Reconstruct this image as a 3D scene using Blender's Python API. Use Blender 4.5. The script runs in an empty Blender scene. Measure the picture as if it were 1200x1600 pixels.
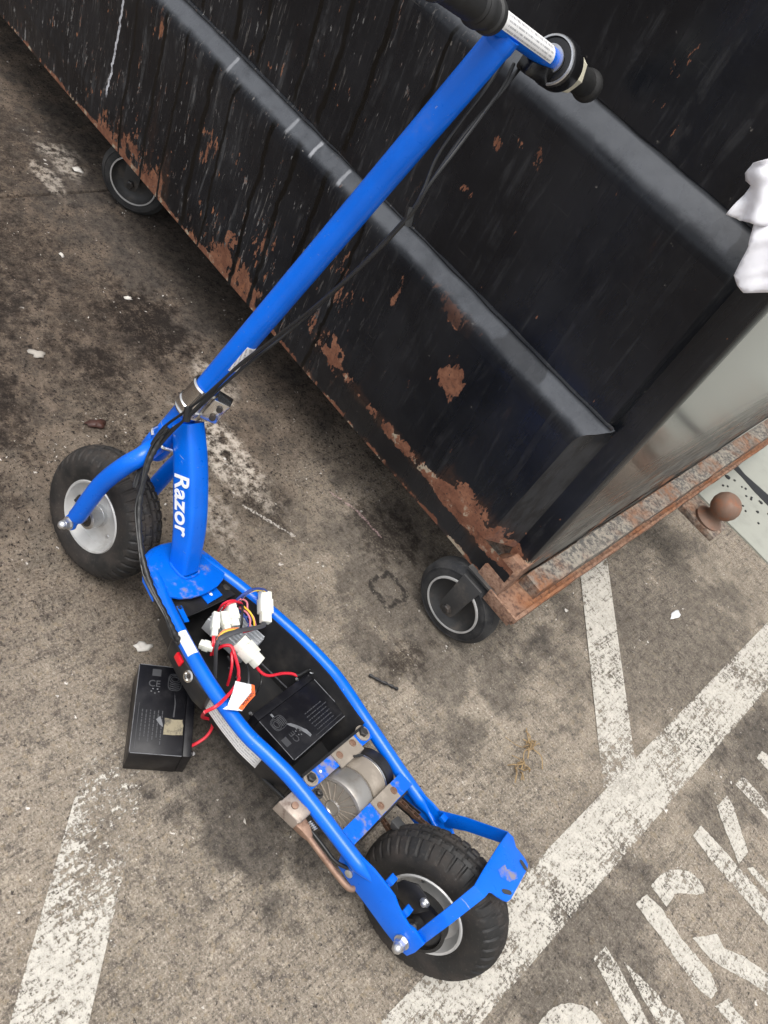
import bpy, bmesh, math, random
from mathutils import Vector, Matrix, noise as mnoise
random.seed(7)
PI = math.pi
scene = bpy.context.scene
COL = scene.collection

# ------------------------------------------------------------------ camera
cam_d = bpy.data.cameras.new('camera')
cam = bpy.data.objects.new('camera', cam_d); COL.objects.link(cam)
RT = ((0.61323208, 0.73490103, -0.28959782),
      (0.69071183, -0.32101733, 0.64796994),
      (0.38322785, -0.59738459, -0.70446296))
cam.matrix_world = Matrix(((RT[0][0], -RT[0][1], -RT[0][2], 0.0),
                           (RT[1][0], -RT[1][1], -RT[1][2], 0.0),
                           (RT[2][0], -RT[2][1], -RT[2][2], 1.28),
                           (0, 0, 0, 1)))
cam_d.sensor_fit = 'VERTICAL'; cam_d.sensor_height = 24.0
cam_d.lens = 24.0*1250.0/1600.0
cam_d.clip_start = 0.02; cam_d.clip_end = 500
scene.camera = cam

# ------------------------------------------------------------------ sky and sun
SUN_EL, SUN_AZ = math.radians(76), math.radians(300)      # azimuth of the sun measured from +X towards +Y
world = bpy.data.worlds.new('World'); scene.world = world
world.use_nodes = True
wt = world.node_tree; wt.nodes.clear()
sky = wt.nodes.new('ShaderNodeTexSky'); sky.sky_type = 'NISHITA'; sky.sun_disc = False
sky.sun_elevation = SUN_EL; sky.sun_rotation = PI/2 - SUN_AZ
sky.air_density = 1.0; sky.dust_density = 5.0; sky.ozone_density = 1.0
hsv = wt.nodes.new('ShaderNodeHueSaturation'); hsv.inputs['Saturation'].default_value = 0.22
bg = wt.nodes.new('ShaderNodeBackground'); bg.inputs['Strength'].default_value = 0.15
wo = wt.nodes.new('ShaderNodeOutputWorld')
wt.links.new(sky.outputs[0], hsv.inputs['Color']); wt.links.new(hsv.outputs[0], bg.inputs[0]); wt.links.new(bg.outputs[0], wo.inputs[0])
sun_d = bpy.data.lights.new('sun', 'SUN'); sun_d.energy = 1.2; sun_d.angle = math.radians(34); sun_d.color = (1.0, 0.965, 0.92)
sun = bpy.data.objects.new('sun', sun_d); COL.objects.link(sun)
sd = Vector((math.cos(SUN_EL)*math.cos(SUN_AZ), math.cos(SUN_EL)*math.sin(SUN_AZ), math.sin(SUN_EL)))
sun.rotation_euler = sd.to_track_quat('Z', 'Y').to_euler(); sun.location = sd*8

vs = scene.view_settings
vs.view_transform = 'Standard'; vs.look = 'None'; vs.gamma = 1.0; vs.use_curve_mapping = False
vs.exposure = 0.62
scene.render.resolution_x, scene.render.resolution_y = 768, 1024
scene.cycles.max_bounces = 7; scene.cycles.diffuse_bounces = 3; scene.cycles.glossy_bounces = 3; scene.cycles.transparent_max_bounces = 8

# ------------------------------------------------------------------ node helper
class T:
    def __init__(s, name):
        s.m = bpy.data.materials.new(name); s.m.use_nodes = True
        s.t = s.m.node_tree; s.t.nodes.clear()
        s.out = s.t.nodes.new('ShaderNodeOutputMaterial')
        s.b = s.t.nodes.new('ShaderNodeBsdfPrincipled')
        s.t.links.new(s.b.outputs[0], s.out.inputs[0])
    def set(s, node, key, v):
        i = node.inputs[key]
        if hasattr(v, 'is_output') or isinstance(v, bpy.types.NodeSocket): s.t.links.new(v, i)
        elif isinstance(v, (tuple, list)) and len(v) == 3 and i.type == 'RGBA': i.default_value = (*v, 1)
        else: i.default_value = v
    def p(s, **kw):
        names = dict(col='Base Color', rough='Roughness', metal='Metallic', spec='Specular IOR Level', coat='Coat Weight',
                     coatr='Coat Roughness', normal='Normal', trans='Transmission Weight', sub='Subsurface Weight', alpha='Alpha')
        for k, v in kw.items(): s.set(s.b, names[k], v)
        return s.m
    def pos(s): return s.t.nodes.new('ShaderNodeNewGeometry').outputs['Position']
    def obj(s): return s.t.nodes.new('ShaderNodeTexCoord').outputs['Object']
    def gen(s): return s.t.nodes.new('ShaderNodeTexCoord').outputs['Generated']
    def map(s, v, scale=(1,1,1), loc=(0,0,0), rot=(0,0,0)):
        n = s.t.nodes.new('ShaderNodeMapping'); s.set(n, 'Vector', v)
        n.inputs['Scale'].default_value = scale; n.inputs['Location'].default_value = loc; n.inputs['Rotation'].default_value = rot
        return n.outputs[0]
    def noise(s, v, scale, det=4, rough=0.55, dist=0.0, col=False):
        n = s.t.nodes.new('ShaderNodeTexNoise'); s.set(n, 'Vector', v)
        n.inputs['Scale'].default_value = scale; n.inputs['Detail'].default_value = det
        n.inputs['Roughness'].default_value = rough; n.inputs['Distortion'].default_value = dist
        return n.outputs['Color' if col else 'Fac']
    def voro(s, v, scale, feat='F1', rnd=1.0, out='Distance'):
        n = s.t.nodes.new('ShaderNodeTexVoronoi'); n.feature = feat; s.set(n, 'Vector', v)
        n.inputs['Scale'].default_value = scale; n.inputs['Randomness'].default_value = rnd
        return n.outputs[out]
    def M(s, op, a, b=0.0, c=None, clamp=False):
        n = s.t.nodes.new('ShaderNodeMath'); n.operation = op; n.use_clamp = clamp
        for i, v in enumerate((a, b, c)):
            if v is None: continue
            if isinstance(v, bpy.types.NodeSocket): s.t.links.new(v, n.inputs[i])
            else: n.inputs[i].default_value = v
        return n.outputs[0]
    def ss(s, x, a, b, lo=0.0, hi=1.0):          # smooth step a..b
        n = s.t.nodes.new('ShaderNodeMapRange'); n.interpolation_type = 'SMOOTHSTEP'
        s.set(n, 'Value', x)
        n.inputs['From Min'].default_value = a; n.inputs['From Max'].default_value = b
        n.inputs['To Min'].default_value = lo; n.inputs['To Max'].default_value = hi
        return n.outputs[0]
    def mix(s, f, a, b, bt='MIX'):
        n = s.t.nodes.new('ShaderNodeMix'); n.data_type = 'RGBA'; n.blend_type = bt; n.clamp_factor = True; n.clamp_result = False
        for key, v in ((0, f), (6, a), (7, b)):
            if isinstance(v, bpy.types.NodeSocket): s.t.links.new(v, n.inputs[key])
            elif isinstance(v, (tuple, list)): n.inputs[key].default_value = (*v[:3], 1)
            else: n.inputs[key].default_value = v
        return n.outputs[2]
    def sep(s, v):
        n = s.t.nodes.new('ShaderNodeSeparateXYZ'); s.set(n, 0, v); return n.outputs
    def comb(s, x, y, z):
        n = s.t.nodes.new('ShaderNodeCombineXYZ')
        for i, v in enumerate((x, y, z)): s.set(n, i, v)
        return n.outputs[0]
    def bump(s, h, strength=0.3, dist=0.002, normal=None):
        n = s.t.nodes.new('ShaderNodeBump'); n.inputs['Strength'].default_value = strength; n.inputs['Distance'].default_value = dist
        s.set(n, 'Height', h)
        if normal is not None: s.set(n, 'Normal', normal)
        return n.outputs[0]
    def cut(s, fac):                                   # worn away where fac = 0
        tr = s.t.nodes.new('ShaderNodeBsdfTransparent'); mx = s.t.nodes.new('ShaderNodeMixShader')
        s.t.links.new(fac, mx.inputs[0]); s.t.links.new(tr.outputs[0], mx.inputs[1]); s.t.links.new(s.b.outputs[0], mx.inputs[2])
        s.t.links.new(mx.outputs[0], s.out.inputs[0])
def simple(name, col, rough=0.5, metal=0.0, dirt=None, dscale=30, amt=0.5, bump=0.0, coat=0.0, spec=0.5):
    t = T(name); o = t.obj()
    n = t.noise(o, dscale, 6, 0.65)
    c = col
    if dirt: c = t.mix(t.M('MULTIPLY', t.ss(n, 0.45, 0.75), amt), col, dirt)
    r = t.M('ADD', t.M('MULTIPLY', t.noise(o, dscale*2.3, 4), 0.25), rough-0.125, clamp=True)
    kw = dict(col=c, rough=r, metal=metal, coat=coat, spec=spec)
    if bump: kw['normal'] = t.bump(t.noise(o, dscale*8, 4, 0.7), bump, 0.001)
    return t.p(**kw)

# ------------------------------------------------------------------ materials
def blob(t, x, y, cx, cy, rx, ry, nz, amt=0.6):        # soft irregular blot, 1 inside
    dx = t.M('DIVIDE', t.M('SUBTRACT', x, cx), rx); dy = t.M('DIVIDE', t.M('SUBTRACT', y, cy), ry)
    d = t.M('SQRT', t.M('ADD', t.M('MULTIPLY', dx, dx), t.M('MULTIPLY', dy, dy)))
    d = t.M('ADD', d, t.M('MULTIPLY', t.M('SUBTRACT', nz, 0.5), amt*4))
    return t.ss(d, 1.15, 0.55)

def concrete_material():
    t = T('worn_concrete'); P = t.pos(); x, y, z = t.sep(P)
    big = t.noise(P, 2.2, 5, 0.6); mid = t.noise(P, 9, 4, 0.62); fine = t.noise(P, 48, 5, 0.74); agg = t.noise(t.map(P, (1, 1, 1), (7, 1, 0)), 215, 4, 0.78); pit = t.noise(t.map(P, (1, 0.8, 1), (2, 9, 0)), 120, 4, 0.62); grit = t.noise(P, 420, 3, 0.7)
    # broom finish: streaks along Y
    broom = t.noise(t.map(P, (150, 8, 1)), 1.0, 5, 0.65); broom2 = t.noise(t.map(P, (420, 30, 1)), 1.0, 3, 0.6)
    c = t.mix(t.ss(mid, 0.3, 0.7), (0.215, 0.187, 0.150), (0.285, 0.252, 0.204))
    c = t.mix(t.ss(big, 0.35, 0.7), c, (0.300, 0.262, 0.212))
    c = t.mix(t.M('MULTIPLY', t.ss(broom, 0.48, 0.70), 0.50), c, (0.115, 0.100, 0.083))
    c = t.mix(t.M('MULTIPLY', t.ss(broom2, 0.53, 0.75), 0.35), c, (0.42, 0.38, 0.325))
    c = t.mix(t.M('MULTIPLY', t.ss(fine, 0.50, 0.65), 0.58), c, (0.100, 0.088, 0.078))
    c = t.mix(t.M('MULTIPLY', t.ss(fine, 0.46, 0.33), 0.48), c, (0.41, 0.365, 0.295))
    c = t.mix(t.M('MULTIPLY', t.ss(agg, 0.52, 0.63), 0.58), c, (0.075, 0.066, 0.056))
    c = t.mix(t.M('MULTIPLY', t.ss(agg, 0.46, 0.35), 0.58), c, (0.48, 0.435, 0.37))
    c = t.mix(t.M('MULTIPLY', t.ss(pit, 0.635, 0.66), 0.75), c, (0.045, 0.038, 0.036))
    c = t.mix(t.M('MULTIPLY', t.ss(t.noise(t.map(P, (1, 1, 1), (0, 4, 2)), 70, 4, .6), 0.56, 0.66), 0.25), c, (0.30, 0.24, 0.15))
    vast = t.noise(t.map(P, (1, 1, 1), (5, 5, 1)), 1.3, 3, 0.5)
    c = t.mix(t.M('MULTIPLY', t.ss(vast, 0.50, 0.66), 0.22), c, (0.37, 0.325, 0.26))
    c = t.mix(t.M('MULTIPLY', t.ss(t.noise(t.map(P, (1, 0.5, 1), (1, 8, 0)), 3.5, 5, 0.65), 0.52, 0.68), 0.38), c, (0.125, 0.108, 0.09))
    c = t.mix(t.M('MULTIPLY', t.ss(grit, 0.57, 0.68), 0.5), c, (0.075, 0.067, 0.06))
    c = t.mix(t.M('MULTIPLY', t.ss(grit, 0.40, 0.30), 0.5), c, (0.52, 0.48, 0.42))
    # old dirt, browner and darker on the bin side of the bay
    dirtzone = t.ss(t.M('ADD', x, t.M('MULTIPLY', t.M('SUBTRACT', big, 0.5), 1.3)), -0.10, -1.15)
    patt = t.noise(t.map(P, (1, 1, 1), (4.1, 2.2, 0)), 20, 5, 0.74)
    c = t.mix(t.M('MULTIPLY', dirtzone, 0.74), c, t.mix(t.ss(patt, .36, .66), (0.150, 0.116, 0.088), (0.050, 0.038, 0.030)))
    spk = t.noise(t.map(P, (1, 1, 1), (1.7, 8.2, 0)), 150, 5, 0.74)
    c = t.mix(t.M('MULTIPLY', t.M('MULTIPLY', t.ss(t.M('ADD', spk, t.M('MULTIPLY', t.M('SUBTRACT', fine, .5), .35)), 0.56, 0.60), 0.85), t.ss(x, -0.35, -0.8)), c, (0.022, 0.017, 0.014))
    c = t.mix(t.M('MULTIPLY', t.M('MULTIPLY', t.ss(spk, 0.41, 0.33), 0.6), t.ss(x, -0.35, -0.8)), c, (0.33, 0.28, 0.23))
    # ground darker and greyer in front of the bin corner and round the battery
    for cx, cy, rx, ry, a in ((-0.22, 0.60, 0.26, 0.20, 0.62), (-0.30, 1.10, 0.34, 0.22, 0.45), (0.05, 1.62, 0.30, 0.40, 0.35), (-1.5, 1.25, .7, .30, .5), (0.36, 0.88, 0.12, 0.26, 0.42), (0.40, 1.55, .10, .30, .35)):
        c = t.mix(t.M('MULTIPLY', blob(t, x, y, cx, cy, rx, ry, mid, 0.7), a), c, t.mix(t.ss(fine, .35, .65), (0.105, 0.095, 0.083), (0.045, 0.040, 0.036)))
    # wet oil and food stains
    nzz = t.M('ADD', t.M('MULTIPLY', t.noise(P, 22, 4, 0.74), 0.65), t.M('MULTIPLY', agg, 0.35)); nz = t.noise(P, 30, 4, 0.72); nz2 = t.noise(t.map(P, (1, 1, 1), (9, 3, 0)), 12, 4, 0.7)
    for cx, cy, rx, ry, a in ((-1.21, 0.985, 0.13, 0.10, 0.95), (-1.38, 0.68, 0.15, 0.10, 0.8), (-1.08, 0.53, 0.14, 0.10, 0.8), (-1.22, 0.90, 0.20, 0.16, 0.45), (-1.02, 0.76, 0.22, 0.09, 0.5),
                              (-0.86, 0.90, 0.08, 0.05, 0.8), (-1.12, 0.80, 0.06, 0.05, 0.7), (-0.47, 1.14, 0.10, 0.08, 0.6), (-0.22, 0.97, 0.04, 0.08, 0.6),
                              (-0.30, 0.62, 0.08, 0.06, 0.5), (-1.30, 0.56, 0.2, 0.10, 0.7), (-1.55, 0.80, 0.2, 0.12, 0.6), (-0.93, 0.42, 0.14, 0.10, 0.6), (-0.67, 0.92, 0.09, 0.06, 0.6), (-1.95, 0.95, 0.2, 0.2, 0.5)):
        c = t.mix(t.M('MULTIPLY', t.M('MULTIPLY', blob(t, x, y, cx, cy, rx, ry, nzz, 1.25), t.ss(t.M('ADD', t.M('MULTIPLY', fine, .5), t.M('MULTIPLY', agg, .5)), 0.40, 0.54, 0.25, 1.0)), a*0.95), c, (0.030, 0.021, 0.015))
    # pale cement splash
    for cx, cy, rx, ry, a in ((-0.80, 0.93, 0.16, 0.055, 0.75), (-0.70, 0.80, 0.12, 0.05, 0.5), (-1.0, 1.03, 0.08, 0.05, .5), (-1.85, 1.10, 0.10, 0.05, .5), (-1.78, 1.02, 0.10, 0.03, .5)):
        c = t.mix(t.M('MULTIPLY', t.M('MULTIPLY', blob(t, x, y, cx, cy, rx, ry, nz2, 0.5), t.ss(fine, 0.60, 0.40)), a), c, (0.50, 0.455, 0.39))
    # chalky scratches
    def seg(ax_, ay_, bx_, by_, w, m_):
        L2 = (bx_-ax_)**2+(by_-ay_)**2; qx = t.M('SUBTRACT', x, ax_); qy = t.M('SUBTRACT', y, ay_)
        u = t.M('DIVIDE', t.M('ADD', t.M('MULTIPLY', qx, bx_-ax_), t.M('MULTIPLY', qy, by_-ay_)), L2, clamp=True)
        ex = t.M('SUBTRACT', qx, t.M('MULTIPLY', u, bx_-ax_)); ey = t.M('SUBTRACT', qy, t.M('MULTIPLY', u, by_-ay_))
        d = t.M('SQRT', t.M('ADD', t.M('MULTIPLY', ex, ex), t.M('MULTIPLY', ey, ey)))
        return t.M('MULTIPLY', t.ss(t.M('ADD', d, t.M('MULTIPLY', t.M('SUBTRACT', fine, .5), 0.02)), w, w*0.3), t.ss(agg, 0.56, 0.46, 0.1, m_))
    for a_, col_ in (((-0.673, 0.883, -0.562, 0.938, 0.004, .8), (0.50, 0.47, 0.42)), ((-0.627, 1.09, -0.552, 1.118, 0.004, .6), (0.46, 0.34, 0.33)), ((-0.552, 1.118, -0.474, 1.121, 0.004, .6), (0.46, 0.34, 0.33))):
        c = t.mix(seg(*a_), c, col_)
    # stain left by a drum or pot: dark ring
    dx = t.M('SUBTRACT', x, -0.362); dy = t.M('SUBTRACT', y, 1.045)
    d4 = t.M('POWER', t.M('ADD', t.M('POWER', t.M('ABSOLUTE', dx), 4.0), t.M('POWER', t.M('ABSOLUTE', dy), 4.0)), 0.25)
    d4 = t.M('ADD', d4, t.M('MULTIPLY', t.M('SUBTRACT', nz, .5), 0.04))
    ring = t.M('MULTIPLY', t.ss(t.M('ABSOLUTE', t.M('SUBTRACT', d4, 0.034)), 0.008, 0.002), t.ss(fine, 0.35, 0.5))
    c = t.mix(t.M('MULTIPLY', ring, 0.75), c, (0.035, 0.03, 0.026))
    # paint and lime flecks
    warp = t.noise(P, 90, 3, 0.6, col=True)
    va = t.t.nodes.new('ShaderNodeVectorMath'); va.operation = 'MULTIPLY_ADD'; t.t.links.new(warp, va.inputs[0]); va.inputs[1].default_value = (0.02, 0.02, 0.0); t.t.links.new(P, va.inputs[2])
    v = t.voro(va.outputs[0], 22, 'F1'); sel = t.noise(t.map(P, (1, 1, 1), (3, 3, 3)), 6, 3)
    fl = t.M('MULTIPLY', t.ss(v, 0.10, 0.06), t.ss(sel, 0.56, 0.62))
    v2 = t.voro(va.outputs[0], 75, 'F1'); fl2 = t.M('MULTIPLY', t.ss(v2, 0.16, 0.08), t.ss(mid, 0.54, 0.62))
    c = t.mix(t.M('MULTIPLY', t.M('MAXIMUM', fl, fl2), 0.75), c, (0.60, 0.57, 0.52))
    h = t.M('ADD', t.M('MULTIPLY', broom, 0.6), t.M('ADD', t.M('MULTIPLY', fine, 0.7), t.M('ADD', t.M('MULTIPLY', agg, 0.5), t.M('MULTIPLY', grit, 0.25))))
    g_ = t.t.nodes.new('ShaderNodeGamma'); t.t.links.new(c, g_.inputs[0]); g_.inputs[1].default_value = 1.5
    c = t.mix(1.0, g_.outputs[0], (1.72, 1.78, 1.92), 'MULTIPLY')
    t.p(col=c, rough=t.ss(mid, 0.3, 0.7, 0.78, 0.95), spec=0.3, normal=t.bump(h, 0.9, 0.004))
    return t.m

def paint_material(seed, wear, ragged=True, fade=False):
    t = T('worn_road_paint'); P = t.pos(); o = t.obj()
    n1 = t.noise(t.map(P, (1, 1, 1), (seed, 0, 0)), 60, 5, 0.78); n2 = t.noise(t.map(P, (1, 1, 1), (0, seed, 0)), 190, 4, 0.78)
    n3 = t.noise(t.map(P, (1, 1, 1), (seed, 5, 0)), 7, 4, 0.65); st = t.noise(t.map(P, (170, 15, 1)), 1.0, 4, 0.7)
    s = t.M('ADD', t.M('MULTIPLY', n1, 0.45), t.M('ADD', t.M('MULTIPLY', n2, 0.75), t.M('ADD', t.M('MULTIPLY', st, 0.45), t.M('MULTIPLY', n3, 0.55))))   # mean about 1.1
    if ragged:
        ox, oy, oz = t.sep(o)
        s = t.M('ADD', s, t.ss(t.M('ABSOLUTE', ox), 0.044, 0.053, 0.0, 0.06))
        if fade: s = t.M('ADD', s, t.ss(oy, -0.22, 0.04, 0.0, 0.17))
    mask = t.ss(s, wear+0.07, wear-0.04)                # thin film: soft, partly see-through where worn
    c = t.mix(t.ss(n1, 0.35, 0.65), (0.54, 0.51, 0.45), (0.42, 0.395, 0.345))
    c = t.mix(t.M('MULTIPLY', t.ss(n2, 0.50, 0.64), 0.6), c, (0.25, 0.23, 0.195))
    c = t.mix(t.M('MULTIPLY', t.ss(st, 0.52, 0.68), 0.45), c, (0.27, 0.245, 0.21))
    t.p(col=c, rough=0.8, spec=0.3, normal=t.bump(t.M('ADD', n1, t.M('ADD', st, n2)), 0.7, 0.003))
    t.cut(mask)
    return t.m

def bin_material(dust_sheen=0.0, film=0.0):
    t = T('scuffed_black_steel' if not dust_sheen else 'sky_sheen_black_ledge'); P = t.pos(); x, y, z = t.sep(P)
    vert = t.map(P, (60, 60, 5)); vert2 = t.map(P, (190, 190, 12)); vert3 = t.map(P, (95, 95, 20))
    sx = t.noise(vert, 1.0, 4, 0.65, 0.6); sx2 = t.noise(vert2, 1.0, 4, 0.65); sx3 = t.noise(vert3, 1.0, 5, 0.72)
    big = t.noise(P, 5, 5, 0.6); mid = t.noise(P, 24, 5, 0.68); fine = t.noise(P, 120, 5, 0.7)
    c = t.mix(t.ss(big, 0.35, 0.7), (0.0045, 0.0055, 0.008), (0.014, 0.0155, 0.019))
    worn = t.ss(x, -0.65, -1.05)                       # the far half is far more scraped
    # dry chalky streaks running down
    streak = t.M('MULTIPLY', t.M('MULTIPLY', t.ss(sx, 0.52, 0.70), t.ss(mid, 0.35, 0.6)), t.ss(x, -0.7, -1.1, 0.35, 1.0))
    c = t.mix(t.M('MULTIPLY', streak, 0.6), c, (0.080, 0.081, 0.084))
    scr = t.M('MULTIPLY', t.ss(sx2, 0.60, 0.70), t.ss(big, 0.40, 0.6))
    c = t.mix(t.M('MULTIPLY', scr, t.ss(x, -0.6, -1.0, 0.03, 0.6)), c, (0.22, 0.205, 0.19))
    flk = t.M('MULTIPLY', t.ss(t.M('ADD', sx3, t.M('MULTIPLY', t.ss(z, 0.6, 0.25), 0.03)), 0.635, 0.66), worn)
    c = t.mix(flk, c, t.mix(t.ss(mid, 0.50, 0.60), (0.17, 0.165, 0.16), (0.21, 0.10, 0.06)))
    # sideways knocks and scrapes
    hz = t.noise(t.map(P, (9, 9, 260), (2, 0, 0)), 1.0, 5, 0.6); hs = t.M('MULTIPLY', t.ss(hz, 0.66, 0.70), t.ss(t.noise(P, 7, 3), 0.52, 0.6))
    c = t.mix(t.M('MULTIPLY', hs, 0.12), c, (0.22, 0.20, 0.18))
    vd = t.voro(P, 34, 'F1'); dots = t.M('MULTIPLY', t.ss(t.M('ADD', vd, t.M('MULTIPLY', t.M('SUBTRACT', fine, .5), .5)), 0.10, 0.04), t.ss(mid, 0.54, 0.60))
    c = t.mix(t.M('MULTIPLY', dots, 0.45), c, (0.30, 0.28, 0.25))
    # drips of dark liquid and the pale trails where they crossed the ledge
    wob = t.M('MULTIPLY', t.M('SUBTRACT', t.noise(t.map(P, (3, 0, 6)), 1.0, 3), 0.5), 0.06)
    wob2 = t.M('MULTIPLY', t.M('SUBTRACT', t.noise(t.map(P, (14, 0, 22)), 1.0, 4), 0.5), 0.016)
    xx = t.M('ADD', x, t.M('ADD', wob, wob2)); drip = None
    for dxp, w in ((-1.315, .009), (-1.113, .007), (-1.038, .008), (-0.952, .007), (-1.5, .006), (-1.42, .005), (-1.24, .005), (-0.83, .005), (-1.6, .005)):
        d = t.ss(t.M('ABSOLUTE', t.M('SUBTRACT', xx, dxp)), w, w*0.55)
        drip = d if drip is None else t.M('MAXIMUM', drip, d)
    # rust
    rn = t.noise(t.map(P, (1, 1, 0.6)), 15, 5, 0.70); rn2 = t.noise(t.map(P, (1.5, 1, 0.5), (3, 7, 1)), 36, 5, 0.72)
    def near(v, c0, wide, tight): return t.ss(t.M('ABSOLUTE', t.M('SUBTRACT', v, c0)), wide, tight)
    foldx = t.M('MULTIPLY', near(z, 0.266, 0.030, 0.004), t.ss(x, -1.0, -0.62))
    lowx = t.M('MULTIPLY', t.ss(z, 0.40, 0.20), t.M('MAXIMUM', near(x, -1.12, 0.20, 0.06), near(x, -1.52, 0.26, 0.08)))
    lip = t.ss(z, 0.208, 0.193)
    corner = t.M('MULTIPLY', near(z, 0.283, 0.060, 0.02), near(x, -0.335, 0.13, 0.05))
    patch1 = t.M('MULTIPLY', near(z, 0.468, 0.07, 0.02), near(x, -0.522, 0.05, 0.012))
    patch2 = t.M('MULTIPLY', near(z, 0.56, 0.035, 0.01), near(x, -0.60, 0.12, 0.05))
    patch3 = t.M('MULTIPLY', near(z, 0.30, 0.04, 0.01), near(x, -0.80, 0.12, 0.05))
    small = 0.0
    for cx_, cz_, wx_, wz_ in ((-0.49, 1.024, .018, .05), (-0.441, 0.98, .014, .03), (-0.632, 0.855, .012, .03), (-0.593, 0.834, .012, .03), (-0.684, 0.724, .035, .010), (-0.668, 0.816, .012, .012), (-0.638, 0.897, .014, .010), (-0.815, 0.419, .03, .05), (-0.762, 0.416, .02, .035), (-1.28, 0.40, .03, .05), (-1.05, 0.36, .03, .05), (-1.5, 0.54, .03, .03), (-0.86, 0.47, .03, .04), (-0.70, 0.50, .008, .05)):
        small = t.M('MAXIMUM', small, t.M('MULTIPLY', near(x, cx_, wx_*1.6, wx_*.3), near(z, cz_, wz_*1.6, wz_*.3)))
    bias = 0.0
    for m_, a in ((foldx, 0.24), (lowx, 0.20), (lip, 0.22), (corner, 0.26), (patch1, 0.22), (patch2, 0.18), (patch3, 0.16)): bias = t.M('ADD', t.M('MULTIPLY', m_, a), bias)
    left = t.M('MULTIPLY', worn, 0.030)
    rust = t.M('MAXIMUM', t.ss(t.M('ADD', rn, bias), 0.705, 0.715), t.ss(t.M('ADD', t.M('ADD', t.M('ADD', rn2, left), t.M('MULTIPLY', small, 0.145)), t.M('MULTIPLY', bias, 0.6)), 0.70, 0.71))
    if dust_sheen: rust = t.M('MULTIPLY', rust, 0.25)
    rc = t.mix(t.ss(mid, 0.35, 0.65), (0.15, 0.058, 0.032), (0.26, 0.115, 0.065))
    rc = t.mix(t.M('MULTIPLY', t.ss(fine, 0.5, 0.66), 0.6), rc, (0.075, 0.035, 0.024))
    rc = t.mix(t.M('MULTIPLY', t.ss(x, -0.9, -1.1), t.ss(rn2, 0.55, 0.75)), rc, (0.34, 0.14, 0.065))
    rc = t.mix(t.M('MULTIPLY', t.M('MAXIMUM', lip, foldx), t.ss(mid, 0.54, 0.60)), rc, (0.36, 0.30, 0.22))
    halo = t.M('MULTIPLY', t.ss(t.M('ADD', t.noise(t.map(P, (1, 1, 0.22), (0, 0, .02)), 15, 4, 0.7), bias), 0.62, 0.84), t.ss(fine, 0.35, 0.6, 0.2, 0.6))
    c = t.mix(halo, c, (0.055, 0.028, 0.018))
    c = t.mix(t.M('MULTIPLY', rust, t.ss(fine, 0.30, 0.42)), c, rc)
    c = t.mix(t.M('MULTIPLY', drip, t.ss(z, 0.592, 0.572)), c, (0.002, 0.002, 0.002))
    c = t.mix(t.M('MULTIPLY', drip, t.ss(z, 0.612, 0.62)), c, (0.002, 0.002, 0.002))
    if dust_sheen:
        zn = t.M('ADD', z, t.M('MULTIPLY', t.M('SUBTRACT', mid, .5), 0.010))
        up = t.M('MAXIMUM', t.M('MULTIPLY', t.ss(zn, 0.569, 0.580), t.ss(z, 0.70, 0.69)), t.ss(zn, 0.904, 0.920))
        c = t.mix(t.M('MULTIPLY', t.M('MULTIPLY', t.ss(t.M('ADD', t.M('MULTIPLY', big, .5), t.M('MULTIPLY', mid, .5)), 0.3, 0.6, 0.5, 1.0), dust_sheen), up), c, (0.078, 0.084, 0.094))  # sky sheen on the upturned ledge put into the colour, with some dust
        tr = None
        for dxp in (-1.315, -1.113, -1.038, -0.952):
            d = t.ss(t.M('ABSOLUTE', t.M('SUBTRACT', t.M('SUBTRACT', x, dxp), t.M('ADD', 0.03, t.M('MULTIPLY', t.M('SUBTRACT', mid, .5), .012)))), 0.0055, 0.002); tr = d if tr is None else t.M('MAXIMUM', tr, d)
        c = t.mix(t.M('MULTIPLY', t.M('MULTIPLY', tr, t.M('MULTIPLY', t.ss(z, 0.60, 0.595), t.ss(z, 0.566, 0.574))), t.ss(big, 0.35, 0.6, 0.9, 0.4)), c, (0.32, 0.33, 0.35))
        wet = t.M('MULTIPLY', t.M('MULTIPLY', t.ss(t.noise(P, 4, 3), 0.55, 0.56), up), 0.65)
        c = t.mix(wet, c, (0.022, 0.023, 0.025))
    if film: c = t.mix(t.M('MULTIPLY', t.ss(sx3, 0.40, 0.60), film), c, (0.075, 0.082, 0.095))
    # one long scratch down to bare primer
    wl = t.M('SUBTRACT', t.M('ADD', x, t.M('MULTIPLY', t.M('SUBTRACT', t.noise(t.map(P, (1, 1, 60)), 1.0, 3), 0.5), 0.018)), t.M('ADD', t.M('MULTIPLY', z, 0.06), -1.687))
    white = t.M('MULTIPLY', t.M('MULTIPLY', t.ss(t.M('ABSOLUTE', wl), 0.0048, 0.0022), t.ss(z, 0.28, 0.30)), t.ss(fine, 0.62, 0.5, 0.5, 1.0))
    c = t.mix(white, c, (0.55, 0.56, 0.60))
    rough = t.M('ADD', t.M('MULTIPLY', t.noise(vert, 0.5, 5, 0.6), 0.34), 0.12)
    rough = t.mix(t.M('MAXIMUM', rust, flk), t.comb(rough, rough, rough), (0.9, 0.9, 0.9))
    rough = t.mix(t.M('MULTIPLY', streak, 0.8), rough, (0.75, 0.75, 0.75))
    hgt = t.M('ADD', t.M('MULTIPLY', mid, 0.12), big)
    t.p(col=c, rough=rough, spec=0.42 if not dust_sheen else 0.32, normal=t.bump(hgt, 0.5, 0.005))
    return t.m

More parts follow.
